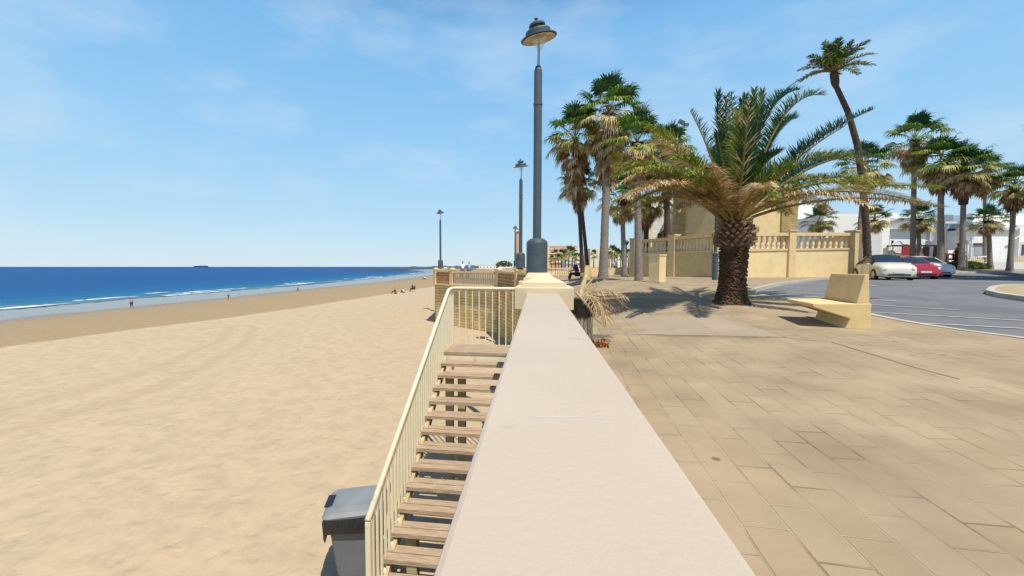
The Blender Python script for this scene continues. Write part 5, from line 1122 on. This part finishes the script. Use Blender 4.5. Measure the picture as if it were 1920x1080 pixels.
def block(label, x0, x1, y0, D, m, rows, cols, cat='building', group='far seafront buildings', wm='glass', balc=False, deep=14):
    T = thing('apartment_block', label, cat, atd((x0 + x1) / 2, 502, D), group)
    b = MB(); fbox(b, x0, x1, y0, 503, D, deep); b.build('wall', M[m], T); H_ = 503 - y0
    b = MB(); fbox(b, x0 - .4, x1 + .4, y0 - 1, y0, D, deep + 1, .5); b.build('roof', M['mould'], T)
    for r in range(rows):
        yy = y0 + 2.5 + r * (H_ - 10) / max(rows, 1)
        if balc: part(T, 'balcony', 'white', D, [(x0 + 1, x1 - 1, yy + 3.2, yy + 4.4)], 1.0, .9)
        for c in range(cols): xx = x0 + (x1 - x0) * (c + .5) / cols; part(T, 'window', wm, D, [(xx - .9, xx + .9, yy, yy + 2.8)], .3, .05)
    return T
block('long peach apartment block with rows of balconies, right of the nearest lamp', 1030, 1082, 461, 260, 'peach', 4, 9, balc=True)
block('narrow ochre block stuck to the left end of the peach apartment block', 1022, 1030, 463, 255, 'render', 4, 1)
block('low white stepped building right of the peach apartment block', 1078, 1098, 472, 240, 'white', 3, 4, balc=True)
block('pale stepped building between peach block and dark trunks', 1060, 1080, 481, 230, 'whitesh', 2, 4, balc=True)
block('cream building with one dark window seen between the dark and the thick grey trunk', 1106, 1126, 467, 220, 'cream', 2, 2)
block('white and peach tower block right of the thick grey trunk', 1139, 1157, 461, 250, 'cream', 3, 2, wm='wood')
block('white block with blue grey windows left of the terrace wall', 1155, 1176, 468, 255, 'white', 3, 3)
block('small white building at the far end of the beach', 935, 962, 491, 420, 'white', 1, 5)
block('long low white beach building furthest left along the coast', 898, 930, 497, 520, 'white', 1, 5)
T = thing('pink_tower', 'slender pink brick tower with a crown top between two lamp poles', 'tower', atd(969, 502, 300))
b = MB(); p = atd(969.5, 503, 300); hz = atd(969.5, 436, 300).z; b.lathe([(2.2, 0), (1.9, hz - p.z)], 14, p); b.build('shaft', M['peach'], T, smooth='auto')
b = MB(); q = Vector((p.x, p.y, hz)); b.lathe([(2.0, 0), (2.7, .6), (2.7, 1.2), (1.9, 1.4), (1.9, 2.4), (2.4, 2.7), (1.2, 3.4), (.3, 4)], 14, q); b.build('crown', M['mould'], T, smooth='auto')
# small palms by the far promenade (copies share meshes)
cb, kb = fan_crown(Vector((0, 0, 4.6)), 1.15, 77, 16, 6); base_T = thing('small_palm', 'x', 'palm tree', (0, 0, 0), 'small palms along the far promenade')
b = MB(); b.tube([(0, 0, -.6), (.05, 0, 2), (0, 0, 4.6)], [.2, .16, .15], 6); b.build('trunk', M['trunkd'], base_T); cb.build('crown', MS, base_T)
rnd = random.Random(31)
xs_ = [1034, 1041, 1047, 1053, 1060, 1066, 1073, 1080, 1087, 1113, 1142, 1147, 1152, 1157, 1163, 1168, 1178]
for k, x in enumerate(xs_):
    D = rnd.uniform(95, 150); p = atd(x, 502, D); p.z = .1; sc = rnd.uniform(.75, 1.25) * D / 130
    ordn = ['first', 'second', 'third', 'fourth', 'fifth', 'sixth', 'seventh', 'eighth', 'ninth'][k if x < 1100 else k - 9]
    lab = ordn + ' from the left of the small far palms below the peach apartment block' if x < 1100 else ordn + ' from the left of the small far palms between thick trunk and terrace wall'
    if k == 0: o = base_T; o.location = p; o.scale = (sc,) * 3; o['label'] = lab
    else: o = copy_tree(base_T, None, p, rnd.random() * 6, lab, sc)
    o['group'] = 'small palms far right of the lamp' if x < 1100 else 'small palms far left of the terrace wall'
c = atd(945, 501, 330); tag(leafmass('far_trees', 'hedge', c, 7, 5, 5.5, 900, 1.2, 'x'), 'dark clump of trees at the far end of the promenade left of the pink tower', 'trees', None, 'stuff')
# reef, far land
def ridge(name, pts, D0, D1, h, m, seed, n=60, wd=10):
    """low irregular mound along a line from pixel x0 to x1 on the sea"""
    rnd = random.Random(seed); A, B = pts; vs = []; fs = []; K = 6
    for i in range(n + 1):
        t = i / n; c = A.lerp(B, t); e = min(1, t * 6, (1 - t) * 6)
        for k in range(K + 1):
            u = k / K * 2 - 1; z = SEA_Z - .3 + (1.9 * h * (1 - u * u) * (.45 + .9 * abs(noise.noise((t * 30, k * .8, seed)))) * (.25 + .75 * t)) * e
            vs.append(c + Vector((rnd.uniform(-1, 1), u * wd + rnd.uniform(-1, 1), 0)) * 1.0 + Vector((0, 0, z - c.z)))
    fs = [(i * (K + 1) + k, i * (K + 1) + k + 1, (i + 1) * (K + 1) + k + 1, (i + 1) * (K + 1) + k) for i in range(n) for k in range(K)]
    b = MB(); b.add(vs, fs); return tag(b.build(name, M[m], smooth=True), kind='structure')
ridge('rocky_reef', (atz(545, 508, SEA_Z), atz(800, 507.5, SEA_Z)), 0, 0, 1.7, 'rock', 3, wd=16)
ridge('rocky_reef', (atz(640, 506, SEA_Z), atz(850, 505.2, SEA_Z)), 0, 0, 2.2, 'rock', 5, wd=22)
ridge('far_land', (atd(735, 502, 2600), atd(940, 502, 2300)), 0, 0, 13, 'hill', 8, n=80, wd=120)
# ship
p = atd(377, 499.2, 5200); T = thing('cargo_ship', 'tiny dark and white ship on the horizon out at sea', 'ship', (p.x, p.y, SEA_Z))
def sb(dx, z0, z1, w_, m, name): b = MB(); b.box(Vector((p.x, p.y, 0)) + _R * dx + Vector((0, 0, SEA_Z + (z0 + z1) / 2)), (w_, 25, z1 - z0), YAW, taper=1.0 if name != 'hull' else 1.06); b.build(name, M[m], T)
sb(0, 0, 17, 165, 'navy', 'hull'); sb(-30, 17, 36, 40, 'white', 'superstructure'); sb(28, 17, 28, 60, 'whitesh', 'deck_house'); sb(-34, 36, 50, 8, 'white', 'funnel')

# added island outside the picture; its palms are put there to shade the road
def cc(X, D): p = _R * X + _F0 * D; return Vector((p.x, p.y, g(p.x, p.y)))
added_island = smoothline([cc(30.8, 20), cc(31.2, 23), cc(36, 24.2), cc(41, 23.5), cc(41, 18.5), cc(34, 17.5), cc(30.8, 20)], 4)[:-1]
kerb(added_island, 'traffic_island_kerb', True, .18, .03, .16, side=-1)
sheet('traffic_island', [(p.x, p.y) for p in added_island], 1.2, lambda x, y: g(x, y) + .02, M['earth'])  # added ground under the shade palms; no such island is known
for k, (X, D, H_, lab) in enumerate(((32.3, 21.6, 8.6, 'nearest the picture edge'), (34.6, 22.6, 9.2, 'second from the picture edge'), (33.4, 19.4, 8.0, 'closest to the viewer'), (37.2, 21.5, 8.8, 'third from the picture edge'), (39.5, 22.8, 9.0, 'furthest out'))):
    c = cc(X, D); fan_palm('added bushy fan palm shading the road from an unseen island, ' + lab, 'fan palms added to shade the road', c, c + Vector((.1, 0, H_)), .22, 1.35, 60 + k, sl=1.0, skirt=34, darktop=.5)
